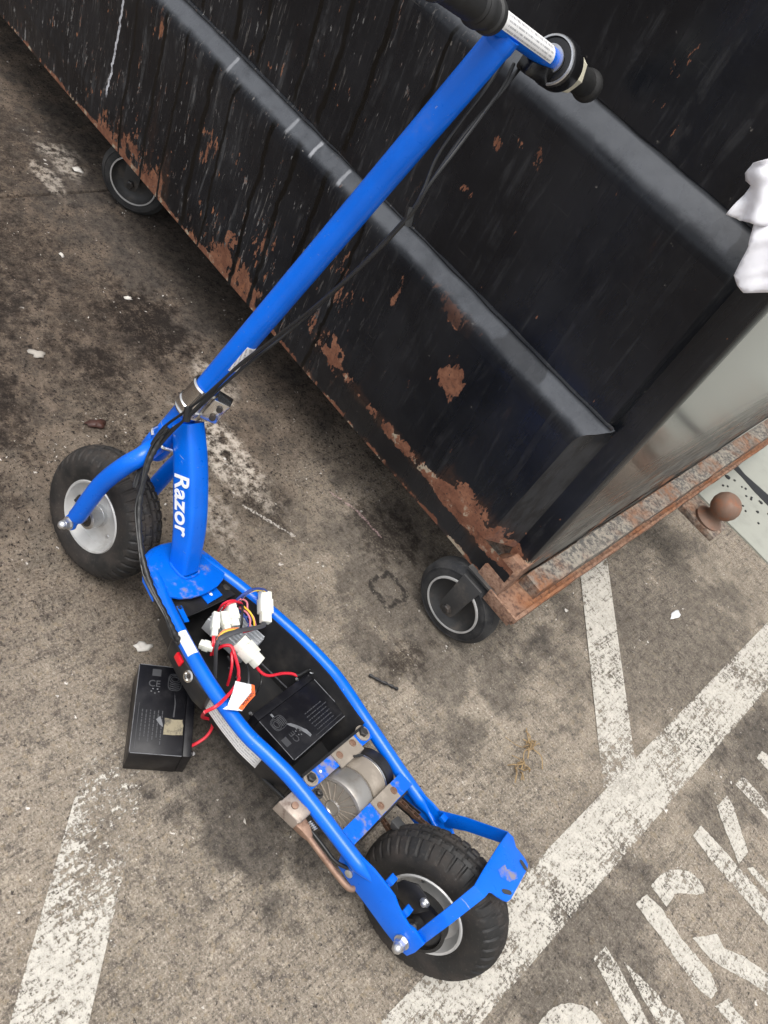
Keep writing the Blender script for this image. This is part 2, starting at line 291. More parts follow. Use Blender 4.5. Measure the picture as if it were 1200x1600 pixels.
def rust_material(name='rusty_steel', base=(0.09, 0.075, 0.06), grey=0.75):
    t = T(name); P = t.pos()
    n = t.noise(P, 22, 8, 0.7); f = t.noise(P, 110, 6, 0.7); b = t.noise(P, 6, 5, 0.6)
    c = t.mix(t.ss(n, 0.35, 0.6), base, (0.27, 0.12, 0.06))
    c = t.mix(t.ss(n, 0.55, 0.68), c, (0.36, 0.17, 0.08))
    c = t.mix(t.M('MULTIPLY', t.ss(f, 0.5, 0.66), 0.65), c, (0.05, 0.035, 0.03))
    c = t.mix(t.M('MULTIPLY', t.ss(b, 0.36, 0.56), grey), c, t.mix(t.ss(f, .4, .6), (0.33, 0.30, 0.25), (0.11, 0.105, 0.10)))
    return t.p(col=c, rough=0.88, spec=0.25, normal=t.bump(t.M('ADD', n, f), 0.8, 0.004))

def blue_material(name='blue_paint', dirt=0.5):
    t = T(name); o = t.obj()
    n = t.noise(o, 55, 7, 0.7); n2 = t.noise(o, 17, 5, 0.6); n3 = t.noise(o, 190, 4, 0.7)
    c = t.mix(t.ss(n2, 0.3, 0.7), (0.0, 0.114, 0.62), (0.0, 0.132, 0.70))
    d = t.M('MULTIPLY', t.ss(t.M('ADD', t.M('MULTIPLY', n, 0.5), t.M('MULTIPLY', n2, 0.5)), 0.585-0.12*dirt, 0.66-0.08*dirt), dirt)
    c = t.mix(d, c, (0.27, 0.225, 0.185))
    sc_ = t.ss(t.noise(t.map(o, (25, 25, 260)), 1.0, 3, 0.6), 0.69, 0.71)
    chip = t.M('MULTIPLY', t.M('MAXIMUM', t.ss(n3, 0.68, 0.70), sc_), t.ss(n2, 0.46, 0.56))
    c = t.mix(t.M('MULTIPLY', chip, 0.7), c, (0.36, 0.37, 0.40))
    r = t.M('ADD', t.M('MULTIPLY', n, 0.2), 0.20)
    r = t.M('ADD', r, t.M('MULTIPLY', d, 0.5), clamp=True)
    return t.p(col=c, rough=r, coat=0.22, coatr=0.12, spec=0.3, normal=t.bump(n2, 0.02, 0.002))

def rubber_material(name, col=(0.022, 0.021, 0.020), dust_sheen=(0.12, 0.095, 0.075), amt=0.55):
    t = T(name); o = t.obj()
    n = t.noise(o, 22, 6, 0.65); f = t.noise(o, 240, 5, 0.7)
    c = t.mix(t.M('MULTIPLY', t.ss(n, 0.38, 0.68), amt), col, dust_sheen)
    c = t.mix(t.M('MULTIPLY', t.ss(f, 0.55, 0.7), 0.35), c, (0.10, 0.09, 0.08))
    return t.p(col=c, rough=t.ss(n, 0.3, 0.7, 0.55, 0.85), spec=0.4, normal=t.bump(f, 0.25, 0.001))

def label_material(name, axis, rows, base=(0.80, 0.80, 0.79), ink=(0.22, 0.22, 0.24), band=None):
    t = T(name); g = t.gen(); s = t.sep(g); a = s[axis[0]]; b = s[axis[1]]
    row = t.M('FRACT', t.M('MULTIPLY', b, rows))
    line = t.M('MULTIPLY', t.ss(t.M('ABSOLUTE', t.M('SUBTRACT', row, 0.5)), 0.27, 0.17), t.ss(t.noise(t.comb(t.M('MULTIPLY', a, 38), t.M('FLOOR', t.M('MULTIPLY', b, rows)), 0), 2.2, 2), 0.42, 0.48))
    inside = t.M('MULTIPLY', t.ss(t.M('ABSOLUTE', t.M('SUBTRACT', a, 0.5)), 0.47, 0.44), t.ss(t.M('ABSOLUTE', t.M('SUBTRACT', b, 0.5)), 0.47, 0.44))
    c = t.mix(t.M('MULTIPLY', t.M('MULTIPLY', line, inside), 0.75), base, ink)
    d = t.noise(t.obj(), 60, 6, 0.7)
    c = t.mix(t.M('MULTIPLY', t.ss(d, 0.5, 0.75), 0.35), c, (0.45, 0.43, 0.40))
    return t.p(col=c, rough=0.5)

MAT = {}
MAT['ground'] = concrete_material()
MAT['bin'] = bin_material()
MAT['ledge'] = bin_material(1.0)  # black paint with the sky's grey sheen mixed into its colour
MAT['bevel'] = bin_material(0.0, 0.2)
MAT['rust'] = rust_material()
MAT['rust_orange'] = rust_material('orange_rust', (0.24, 0.10, 0.05), 0.35)
MAT['knob'] = simple('worn_knob_steel', (0.20, 0.125, 0.09), 0.65, 0.2, (0.30, 0.12, 0.06), 38, 0.95, 0.6)
MAT['flaking'] = rust_material('flaking_grey_rust', (0.20, 0.18, 0.155), 1.0)
MAT['blue'] = blue_material('blue_paint', 0.06)
MAT['blue_worn'] = blue_material('worn_blue_paint', 0.62)
MAT['blue_dirty'] = blue_material('dirty_blue_paint', 0.85)
MAT['tyre'] = rubber_material('scooter_tyre_rubber', (0.013, 0.0128, 0.0125), (0.052, 0.041, 0.034), 0.6)
MAT['caster_tyre'] = rubber_material('caster_rubber', (0.018, 0.019, 0.021), (0.07, 0.068, 0.065), 0.6)
MAT['rim'] = simple('aluminium_rim', (0.55, 0.55, 0.54), 0.45, 0.35, (0.30, 0.28, 0.25), 25, 0.5)
MAT['zinc'] = simple('zinc_plating', (0.62, 0.63, 0.64), 0.32, 0.9, (0.35, 0.30, 0.25), 40, 0.5)
MAT['chrome'] = simple('polished_steel', (0.72, 0.71, 0.69), 0.2, 1.0, (0.40, 0.33, 0.28), 50, 0.35)
MAT['motor'] = simple('motor_aluminium', (0.42, 0.40, 0.37), 0.42, 0.75, (0.30, 0.25, 0.20), 35, 0.7, 0.15)
MAT['dusty_steel'] = simple('dusty_steel', (0.26, 0.225, 0.185), 0.8, 0.1, (0.40, 0.35, 0.29), 30, 0.8, 0.25)
MAT['dark_steel'] = simple('dark_steel', (0.045, 0.045, 0.045), 0.5, 0.5, (0.13, 0.10, 0.08), 40, 0.6)
MAT['grey_steel'] = simple('grey_painted_steel', (0.055, 0.055, 0.055), 0.6, 0.3, (0.13, 0.115, 0.10), 30, 0.8, 0.2)
MAT['copper_rust'] = simple('surface_rusted_steel', (0.27, 0.17, 0.12), 0.55, 0.4, (0.13, 0.065, 0.04), 60, 0.9, 0.3)
MAT['kick'] = simple('kickstand_bracket_steel', (0.32, 0.27, 0.23), 0.5, 0.5, (0.13, 0.09, 0.07), 70, 0.9, 0.2)
MAT['plastic'] = simple('black_plastic', (0.012, 0.012, 0.013), 0.42, 0, (0.05, 0.045, 0.04), 22, 0.5)
MAT['grip'] = simple('black_grip_rubber', (0.014, 0.014, 0.014), 0.6, 0, (0.04, 0.04, 0.04), 40, 0.4)
MAT['gloss_black'] = simple('glossy_black_plastic', (0.008, 0.008, 0.009), 0.22, 0, (0.03, 0.03, 0.03), 30, 0.3)
MAT['battery'] = simple('battery_case_plastic', (0.006, 0.006, 0.008), 0.36, 0, (0.032, 0.031, 0.033), 28, 0.55, 0.05, spec=0.3)
MAT['emboss'] = simple('embossed_battery_print', (0.045, 0.046, 0.05), 0.5)
MAT['edge'] = simple('rubbed_battery_edge', (0.16, 0.165, 0.175), 0.45, 0, (0.05, 0.05, 0.05), 60, 0.8)
MAT['tan'] = simple('torn_label_residue', (0.26, 0.225, 0.15), 0.8, 0, (0.05, 0.045, 0.04), 130, 0.95)
MAT['cable'] = simple('black_cable', (0.012, 0.012, 0.012), 0.45)
MAT['sleeve'] = simple('grey_heat_sleeve', (0.055, 0.056, 0.062), 0.5)
MAT['nylon'] = simple('white_nylon', (0.74, 0.745, 0.66), 0.4, 0, (0.55, 0.54, 0.46), 60, 0.4)
MAT['cream'] = simple('cream_plastic', (0.66, 0.63, 0.49), 0.4, 0, (0.42, 0.38, 0.29), 60, 0.5)
MAT['red'] = simple('red_wire', (0.62, 0.018, 0.035), 0.35)
MAT['yellow'] = simple('yellow_wire', (0.75, 0.50, 0.04), 0.4)
MAT['bluew'] = simple('blue_wire', (0.03, 0.06, 0.25), 0.4)
MAT['orange'] = simple('orange_wire', (0.75, 0.22, 0.07), 0.4)
MAT['pink'] = simple('pink_wire', (0.65, 0.20, 0.24), 0.4)
MAT['redswitch'] = simple('red_switch', (0.65, 0.01, 0.02), 0.3)
MAT['fins'] = simple('cast_heat_sink', (0.50, 0.52, 0.54), 0.45, 0.15)
MAT['white'] = simple('white_lettering', (0.80, 0.82, 0.84), 0.4)
MAT['orange_print'] = simple('orange_warning_band', (0.80, 0.12, 0.02), 0.5)
MAT['ink'] = simple('black_ink', (0.04, 0.03, 0.03), 0.6)
MAT['chain'] = simple('rusty_chain', (0.11, 0.07, 0.05), 0.6, 0.5, (0.25, 0.12, 0.07), 120, 0.8)
MAT['paper'] = simple('white_paper', (0.86, 0.86, 0.90), 0.75, 0, (0.78, 0.78, 0.84), 14, 0.4)
MAT['scrap'] = simple('dirty_paper', (0.60, 0.57, 0.52), 0.85, 0, (0.30, 0.27, 0.23), 60, 0.6)
MAT['straw'] = simple('dry_straw', (0.33, 0.23, 0.115), 0.8, 0, (0.14, 0.09, 0.05), 60, 0.8)
MAT['leaf'] = simple('rotten_leaf', (0.055, 0.022, 0.016), 0.5, 0, (0.02, 0.012, 0.01), 60, 0.7)
MAT['grit'] = simple('grit', (0.36, 0.33, 0.29), 0.9, 0, (0.12, 0.11, 0.10), 2, 0.9)
MAT['tar'] = simple('tar', (0.012, 0.012, 0.013), 0.55)

# ------------------------------------------------------------------ mesh helpers
def link(name, me, mat, parent=None):
    o = bpy.data.objects.new(name, me); COL.objects.link(o)
    if mat is not None and not me.materials: me.materials.append(mat)
    if parent is not None: o.parent = parent
    return o
def obj(name, bm, mat, parent=None, angle=38, bevel=0.0, bevel_seg=2):
    if isinstance(mat, str): mat = MAT[mat]
    bmesh.ops.remove_doubles(bm, verts=bm.verts, dist=1e-6)
    bmesh.ops.recalc_face_normals(bm, faces=bm.faces)
    if bevel > 0:
        es = [e for e in bm.edges if len(e.link_faces) == 2 and e.calc_face_angle(0) > math.radians(30)]
        bmesh.ops.bevel(bm, geom=es, offset=bevel, segments=bevel_seg, affect='EDGES', profile=0.5, clamp_overlap=True)
    for f in bm.faces: f.smooth = True
    for e in bm.edges:
        e.smooth = not (len(e.link_faces) == 2 and e.calc_face_angle(0) > math.radians(angle))
    me = bpy.data.meshes.new(name); bm.to_mesh(me); bm.free()
    return link(name, me, mat, parent)
def V(*a): return Vector(a[0] if len(a) == 1 else a)
def frame_of(d, hint=(0, 0, 1)):
    d = V(d).normalized(); h = V(hint)
    if abs(d.dot(h)) > 0.95: h = V(1, 0, 0)
    a = d.cross(h).normalized(); b = a.cross(d).normalized()
    return a, b
def smooth_path(pts, n=6):
    pts = [V(p) for p in pts]
    if len(pts) < 3: return pts
    out = []
    ext = [pts[0]*2-pts[1]] + pts + [pts[-1]*2-pts[-2]]
    for i in range(1, len(ext)-2):
        p0, p1, p2, p3 = ext[i-1:i+3]
        for k in range(n):
            u = k/n
            out.append(0.5*((2*p1)+(p2-p0)*u+(2*p0-5*p1+4*p2-p3)*u*u+(3*p1-p0-3*p2+p3)*u**3))
    out.append(pts[-1]); return out
def add_tube(bm, path, r, seg=12, cap=True, squash=1.0, hint=(0, 0, 1)):
    path = [V(p) for p in path]; n = len(path)
    rs = [r]*n if not isinstance(r, (list, tuple)) else r
    tang = [((path[min(i+1, n-1)]-path[max(i-1, 0)]).normalized()) for i in range(n)]
    a, b = frame_of(tang[0], hint); rings = []
    for i in range(n):
        a = (a - tang[i]*a.dot(tang[i])).normalized(); b = tang[i].cross(a).normalized()
        rings.append([bm.verts.new(path[i]+(a*math.cos(2*PI*k/seg)+b*math.sin(2*PI*k/seg)*squash)*rs[i]) for k in range(seg)])
    for i in range(n-1):
        for k in range(seg):
            bm.faces.new((rings[i][k], rings[i][(k+1) % seg], rings[i+1][(k+1) % seg], rings[i+1][k]))
    if cap:
        bm.faces.new(rings[0][::-1]); bm.faces.new(rings[-1])
    return bm
def tube(path, r, seg=12, smooth=6, **kw):
    bm = bmesh.new(); add_tube(bm, smooth_path(path, smooth) if smooth else path, r, seg, **kw); return bm
def add_lathe(bm, prof, o, ax, seg=32, closed=False, hint=(0, 0, 1)):     # prof: (radius, distance along axis)
    ax = V(ax).normalized(); a, b = frame_of(ax, hint); o = V(o)
    rings = []
    for r, d in prof:
        if r < 1e-6: rings.append([bm.verts.new(o+ax*d)])
        else: rings.append([bm.verts.new(o+ax*d+(a*math.cos(2*PI*k/seg)+b*math.sin(2*PI*k/seg))*r) for k in range(seg)])
    pairs = list(zip(rings, rings[1:])) + ([(rings[-1], rings[0])] if closed else [])
    for p, q in pairs:
        for k in range(seg):
            vs_ = [p[k % len(p)], p[(k+1) % len(p)], q[(k+1) % len(q)], q[k % len(q)]]
            u = []
            for v in vs_:
                if v not in u: u.append(v)
            if len(u) > 2: bm.faces.new(u)
    return bm
def lathe(prof, o, ax, seg=32, **kw):
    return add_lathe(bmesh.new(), prof, o, ax, seg, **kw)
def cyl(p, q, r, seg=20): 
    p, q = V(p), V(q); L = (q-p).length
    return lathe([(0, 0), (r, 0), (r, L), (0, L)], p, q-p, seg)
def add_box(bm, c, s, ax=((1,0,0),(0,1,0),(0,0,1))):
    c = V(c); A = [V(a) for a in ax]; vs_ = []
    for i in (-1, 1):
        for j in (-1, 1):
            for k in (-1, 1):
                vs_.append(bm.verts.new(c+A[0]*(s[0]*i/2)+A[1]*(s[1]*j/2)+A[2]*(s[2]*k/2)))
    for f in ((0,1,3,2),(4,6,7,5),(0,4,5,1),(2,3,7,6),(0,2,6,4),(1,5,7,3)): bm.faces.new([vs_[i] for i in f])
    return bm
def box(c, s, ax=((1,0,0),(0,1,0),(0,0,1))): return add_box(bmesh.new(), c, s, ax)
def add_prism(bm, pts, ext):                          # polygon (3D points) extruded by vector
    ext = V(ext); a = [bm.verts.new(V(p)) for p in pts]; b = [bm.verts.new(V(p)+ext) for p in pts]; n = len(a)
    bm.faces.new(a[::-1]); bm.faces.new(b)
    for i in range(n): bm.faces.new((a[i], a[(i+1) % n], b[(i+1) % n], b[i]))
    return bm
def prism(pts, ext): return add_prism(bmesh.new(), pts, ext)
def add_loft(bm, rings, cap=True):
    R_ = [[bm.verts.new(V(p)) for p in r] for r in rings]; n = len(R_[0])
    for p, q in zip(R_, R_[1:]):
        for k in range(n): bm.faces.new((p[k], p[(k+1) % n], q[(k+1) % n], q[k]))
    if cap: bm.faces.new(R_[0][::-1]); bm.faces.new(R_[-1])
    return bm
def loft(rings, cap=True): return add_loft(bmesh.new(), rings, cap)
def ribbon(pairs, th_vecs):                           # strip between edge pairs, thickness vector per pair
    return loft([[V(p), V(q), V(q)+V(t), V(p)+V(t)] for (p, q), t in zip(pairs, th_vecs)])
def hexa(p, q, r): 
    return cyl(p, q, r, 6)
def domenut(parent, base, ax, r, h, mat='zinc', name='axle_nut'):
    ax = V(ax).normalized(); base = V(base)
    bm = lathe([(0, 0), (r*1.35, 0), (r*1.35, 0.0018), (0, 0.0018)], base, ax, 20)
    add_lathe(bm, [(0, 0.0018), (r*1.08, 0.0018), (r*1.08, h*0.5), (0, h*0.5)], base, ax, 6)
    add_lathe(bm, [(r*0.92, h*0.45), (r*0.9, h*0.62), (r*0.78, h*0.82), (r*0.45, h*0.96), (0, h)], base, ax, 20)
    return obj(name, bm, mat, parent)
def text_mesh(s, size, bold=0.0, shear=0.0, depth=0.0006):
    cu = bpy.data.curves.new('lettering', 'FONT'); cu.body = s; cu.size = size; cu.offset = bold; cu.shear = shear; cu.extrude = depth
    cu.align_x = 'CENTER'; cu.align_y = 'CENTER'; cu.resolution_u = 4
    o = bpy.data.objects.new('lettering', cu); COL.objects.link(o)
    dg = bpy.context.evaluated_depsgraph_get(); me = bpy.data.meshes.new_from_object(o.evaluated_get(dg))
    bpy.data.objects.remove(o); bpy.data.curves.remove(cu)
    return me
def put_text(name, s, size, o, ux, uy, mat, parent, bold=0.0, shear=0.0, wrap=None, depth=0.0006):
    me = text_mesh(s, size, bold, shear, depth); ux, uy, o = V(ux).normalized(), V(uy), V(o)
    uy = (uy-ux*uy.dot(ux)).normalized(); n = ux.cross(uy)
    for v in me.vertices:
        p = o+ux*v.co.x+uy*v.co.y+n*v.co.z
        v.co = wrap(p) if wrap else p
    me.materials.clear(); me.materials.append(MAT[mat])
    return link(name, me, MAT[mat], parent)
def thing(name, label, cat, loc=(0, 0, 0), group=None, mw=None):
    o = bpy.data.objects.new(name, None); COL.objects.link(o); o.empty_display_size = 0.05
    o.location = loc
    if mw is not None: o.matrix_world = mw
    o['label'] = label; o['category'] = cat
    if group: o['group'] = group
    return o
def tag(o, label, cat=None, group=None, kind=None):
    o['label'] = label
    if cat: o['category'] = cat
    if group: o['group'] = group
    if kind: o['kind'] = kind
    return o

# ================================================================== GROUND
bm = bmesh.new()
GX = -1.711
prof = [(-40, 0), (GX-0.006, 0), (GX-0.0025, -0.004), (GX-0.001, -0.012), (GX+0.001, -0.012), (GX+0.003, -0.004), (GX+0.0065, 0), (40, 0)]
rows = []
ys = [-40, 0.0] + [0.5+0.02*i for i in range(45)] + [1.6, 40]
for yy in ys:
    w = 0.004*mnoise.noise(V(3.1, yy*18, 0)) if 0.4 < yy < 1.5 else 0
    rows.append([bm.verts.new((px + (w*(0.6+0.6*mnoise.noise(V(i*2.2, yy*31, 4))) if 0 < i < 7 else 0), yy, pz)) for i, (px, pz) in enumerate(prof)])
for p, q in zip(rows, rows[1:]):
    for i in range(len(prof)-1): bm.faces.new((p[i], p[i+1], q[i+1], q[i]))
tag(obj('ground', bm, 'ground'), 'stained grey concrete parking bay with broom finish', kind='structure')

# pale painted slab past the end of the bin, with a tarred joint
pale = simple('pale_painted_concrete', (0.33, 0.335, 0.29), 0.55, 0, (0.22, 0.225, 0.195), 14, 0.5, 0.2)
bm = bmesh.new()
def edge_slab(y0, y1, amp, seed, z, th):
    n = 160; a = []; b = []
    for i in range(n+1):
        xx = -4+9*i/n
        a.append((xx, y0+amp*mnoise.noise(V(xx*9, seed, 0))+amp*.5*mnoise.noise(V(xx*40, seed, 3)), z)); b.append((xx, y1+amp*mnoise.noise(V(xx*7, seed+5, 0))+amp*.6*mnoise.noise(V(xx*50, seed, 8)), z))
    return prism(a+b[::-1], (0, 0, -th))
tag(obj('pale_slab', edge_slab(2.19, 2.440, 0.004, 1.3, 0.006, 0.01), pale), 'narrow pale painted concrete strip beyond the dumpster end', kind='structure')
tag(obj('pale_slab', edge_slab(2.468, 7.0, 0.004, 7.3, 0.006, 0.01), pale), 'wide pale painted concrete slab beyond the tarred joint', kind='structure')
tag(obj('tar_joint', edge_slab(2.434, 2.474, 0.024, 4.3, 0.0075, 0.01), 'tar'), 'ragged black tar joint between the pale slabs', kind='structure')

random.seed(31); bm = bmesh.new()
for k in range(60):
    cx = random.uniform(-0.25, 0.35); cy = 2.41-abs(random.gauss(0, 0.07)); r = random.uniform(0.002, 0.006)*(1.6 if random.random() < .15 else 1)
    add_prism(bm, [(cx+r*(1+.5*mnoise.noise(V(k, a, 0)))*math.cos(a), cy+r*(1+.5*mnoise.noise(V(a, k, 0)))*math.sin(a), 0.0085) for a in [2*PI*q/9 for q in range(9)]], (0, 0, -0.003))
tag(obj('tar_spatter', bm, 'tar'), 'black tar spatters on the pale strip', kind='stuff')

# painted lines (thin worn sheets)
def marking(name, pts, o, rot, mat, label, z=0.0016):
    me = bpy.data.meshes.new(name); me.from_pydata([(p[0], p[1], 0) for p in pts], [], [list(range(len(pts)))]); me.update()
    ob = link(name, me, mat); ob.location = (o[0], o[1], z); ob.rotation_euler = (0, 0, rot)
    return tag(ob, label, kind='structure')
def strip(w, L0, L1): return [(-w/2, L0), (w/2, L0), (w/2, L1), (-w/2, L1)]
marking('parking_line', strip(0.104, -1.5, 9), (0.2645, 1.0), -0.012, paint_material(0.0, 1.145), 'long white painted line running under the rear scooter wheel')
marking('parking_line', strip(0.086, -0.315, 0.40), (0.0225, 1.412), math.radians(43.5), paint_material(3.3, 1.16), 'short white diagonal line from the dumpster corner to the long line', 0.0028)
marking('parking_line', strip(0.095, -0.95, 0.045), (-0.318, 0.386), math.radians(46.5), paint_material(6.1, 1.135, True, True), 'worn white diagonal line below the battery on the ground')

# stencilled lettering PARKIN(G)
LET = dict(
 R=[[(0.386,1.088),(0.388,1.121),(0.394,1.149),(0.411,1.173),(0.427,1.189),(0.447,1.192),(0.462,1.189),(0.469,1.182),(0.459,1.163),(0.447,1.149),(0.435,1.135),(0.428,1.12),(0.429,1.086)],
    [(0.384,1.033),(0.389,1.068),(0.427,1.074),(0.478,1.065),(0.512,1.067),(0.552,1.067),(0.574,1.054),(0.573,1.031),(0.549,1.023),(0.488,1.025),(0.444,1.031),(0.415,1.03)],
    [(0.495,1.088),(0.51,1.113),(0.525,1.139),(0.548,1.13),(0.582,1.154),(0.611,1.165),(0.66,1.185),(0.665,1.145),(0.612,1.126),(0.578,1.106),(0.54,1.088),(0.51,1.087)],
    [(0.584,1.028),(0.597,1.064),(0.615,1.058),(0.641,1.062),(0.66,1.06),(0.66,1.03),(0.62,1.031)]],
 A=[[(0.382,0.886),(0.385,0.922),(0.418,0.918),(0.453,0.909),(0.482,0.903),(0.511,0.894),(0.66,0.862),(0.66,0.825),(0.485,0.861),(0.466,0.864),(0.424,0.876)],
    [(0.425,0.932),(0.461,0.94),(0.5,0.946),(0.514,0.94),(0.54,0.959),(0.558,0.953),(0.66,0.985),(0.66,0.945),(0.52,0.91),(0.487,0.915)]],
 P=[[(0.384,0.66),(0.377,0.74),(0.379,0.76),(0.386,0.782),(0.397,0.798),(0.414,0.813),(0.431,0.821),(0.454,0.822),(0.48,0.81),(0.475,0.775),(0.45,0.785),(0.43,0.77),(0.42,0.74),(0.42,0.66)],
    [(0.384,0.61),(0.384,0.645),(0.66,0.645),(0.66,0.61)]],
 K=[[(0.392,1.257),(0.392,1.293),(0.467,1.298),(0.526,1.297),(0.572,1.298),(0.66,1.297),(0.66,1.256),(0.594,1.255),(0.513,1.253),(0.444,1.252)],
    [(0.394,1.367),(0.398,1.411),(0.419,1.405),(0.458,1.374),(0.492,1.347),(0.49,1.304),(0.457,1.325),(0.423,1.345)],
    [(0.507,1.312),(0.515,1.329),(0.555,1.333),(0.66,1.41),(0.66,1.37),(0.564,1.314)]],
 I=[[(0.396,1.456),(0.399,1.493),(0.473,1.495),(0.66,1.495),(0.66,1.457),(0.491,1.46)]],
 N=[[(0.4,1.57),(0.4,1.60),(0.417,1.606),(0.66,1.60),(0.66,1.565),(0.429,1.57)], [(0.42,1.62),(0.64,1.68),(0.66,1.72),(0.44,1.66)], [(0.4,1.69),(0.4,1.73),(0.66,1.73),(0.66,1.695)]])
pm = paint_material(11.7, 1.165, False)
word = bpy.data.objects.new('pavement_lettering', None); COL.objects.link(word); word.location = (0.38, 1.1, 0)
tag(word, 'worn white stencilled word PARKING beside the long line', kind='structure')
for ch, polys in LET.items():
    verts, faces = [], []
    for poly in polys:
        # split each edge and jitter it so the stencilled outline is a little ragged
        q = []
        for (a, b), (c, d) in zip(poly, poly[1:]+poly[:1]):
            n = max(1, int(math.hypot(c-a, d-b)/0.006))
            for k in range(n):
                u = k/n; px, py = a+(c-a)*u, b+(d-b)*u
                q.append((px+0.0022*mnoise.noise(V(px*140, py*140, 1)), py+0.0022*mnoise.noise(V(px*140, py*140, 9))))
        faces.append(list(range(len(verts), len(verts)+len(q)))); verts += [(x_-0.38, y_-1.1, 0.0016) for x_, y_ in q]
    me = bpy.data.meshes.new('painted_letter'); me.from_pydata(verts, [], faces); me.update()
    link('painted_letter', me, pm, word)

# ================================================================== DUMPSTER
BX0, BX1 = -3.1, -0.195
Y0 = 1.088
DB = thing('dumpster', 'large black steel dumpster with rusty scraped lower edge on casters', 'dumpster', (-1.6, 1.9, 0))
DO = V(-1.6, 1.9, 0)
def dobj(name, bm, mat, parent=DB, **kw):
    for v in bm.verts: v.co -= DO
    return obj(name, bm, mat, parent, **kw)
def bend(x, seed, amp):                                # gentle dents of thin sheet
    return amp*(mnoise.noise(V(x*1.7, seed, 0.3))+0.5*mnoise.noise(V(x*4.1, seed, 7)))
def sheet(profile, x0, x1, n=80, seed=0.0, amp=0.003, th=0.003, endcut=None):
    """profile list of (y, z) from bottom to top; extruded along X with dents"""
    bm = bmesh.new(); rows = []
    m = len(profile)
    for i in range(n+1):
        u = i/n; row = []
        for j, (py, pz) in enumerate(profile):
            xe0, xe1 = x0, x1 - (endcut[j] if endcut else 0)
            xx = xe0+(xe1-xe0)*u
            d = bend(xx, seed+pz*3, amp)*(0 if i in (0, n) else 1)
            row.append(bm.verts.new((xx, py+d, pz+0.3*bend(xx, seed+9+pz, amp))))
        rows.append(row)
    for p, q in zip(rows, rows[1:]):
        for j in range(m-1): bm.faces.new((p[j], q[j], q[j+1], p[j+1]))
    return bm
def bulge(a, b, n=8, k=0.0):                            # subdivide straight run a->b
    return [(a[0]+(b[0]-a[0])*i/n + k*math.sin(PI*i/n), a[1]+(b[1]-a[1])*i/n) for i in range(n)]
C1 = 0.072                                             # width of corner post left of the corner
lowp = [(Y0, 0.190), (Y0-0.001, 0.23), (Y0-0.004, 0.2665)]
p1 = bulge((Y0-0.004, 0.266), (Y0-0.006, 0.545), 10, 0.004) + [(Y0-0.006, 0.545)]
led1 = [(Y0-0.006, 0.545), (Y0-0.0058, 0.556), (Y0-0.0045, 0.565), (Y0-0.0015, 0.572), (Y0+0.003, 0.578), (Y0+0.010, 0.586), (Y0+0.019, 0.597), (Y0+0.022, 0.601), (Y0+0.023, 0.607)]
p2 = [(Y0+0.021, 0.605)] + bulge((Y0+0.020, 0.612), (Y0+0.012, 0.885), 10, 0.003) + [(Y0+0.012, 0.885)]
led2 = [(Y0+0.012, 0.885), (Y0+0.0115, 0.893), (Y0+0.013, 0.901), (Y0+0.0165, 0.9085), (Y0+0.022, 0.916), (Y0+0.030, 0.926), (Y0+0.042, 0.940), (Y0+0.046, 0.9445), (Y0+0.047, 0.951)]
p3 = [(Y0+0.044, 0.949)] + bulge((Y0+0.043, 0.956), (Y0+0.012, 1.26), 8, 0.003) + [(Y0+0.012, 1.262), (Y0+0.014, 1.269), (Y0+0.02, 1.274)]
led3 = [(Y0+0.02, 1.274), (Y0+0.05, 1.30)]
dobj('lower_lip', sheet(lowp, BX0, BX1-0.004, 110, 1, 0.0045), 'bin')
dobj('front_panel', sheet(p1, BX0, -0.272, 110, 1, 0.0045, endcut=[0.010-0.010*(j/(len(p1)-1)) for j in range(len(p1))]), 'bin')
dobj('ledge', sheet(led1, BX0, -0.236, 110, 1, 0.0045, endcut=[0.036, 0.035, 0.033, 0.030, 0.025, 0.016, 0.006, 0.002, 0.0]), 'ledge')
dobj('front_panel', sheet(p2, BX0, -0.252, 110, 5, 0.0045), 'bin')
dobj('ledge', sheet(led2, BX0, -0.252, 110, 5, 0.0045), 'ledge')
dobj('front_panel', sheet(p3, BX0, -0.252, 100, 8, 0.0045), 'bin')
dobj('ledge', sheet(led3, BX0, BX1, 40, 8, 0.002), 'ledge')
# seam sealant squeezed out where each panel sits on the ledge below
for zz, yy, x1, sd_ in ((0.6055, Y0+0.0225, -0.24, 2.0), (0.9495, Y0+0.0465, -0.255, 6.0)):
    n = 220; pth = [V(BX0+(x1-BX0)*i/n, yy+bend(BX0+(x1-BX0)*i/n, (1 if zz < .7 else 5)+zz*3, 0.0045)-0.001+0.0012*mnoise.noise(V(i*.31, sd_, 0)), zz+0.3*bend(BX0+(x1-BX0)*i/n, (1 if zz < .7 else 5)+9+zz, 0.0045)+0.0016*mnoise.noise(V(i*.27, sd_, 5))) for i in range(n+1)]
    bm = bmesh.new(); add_tube(bm, pth, [0.0038+0.0018*mnoise.noise(V(i*.23, sd_, 9)) for i in range(n+1)], 8)
    dobj('seam_bead', bm, 'bin')
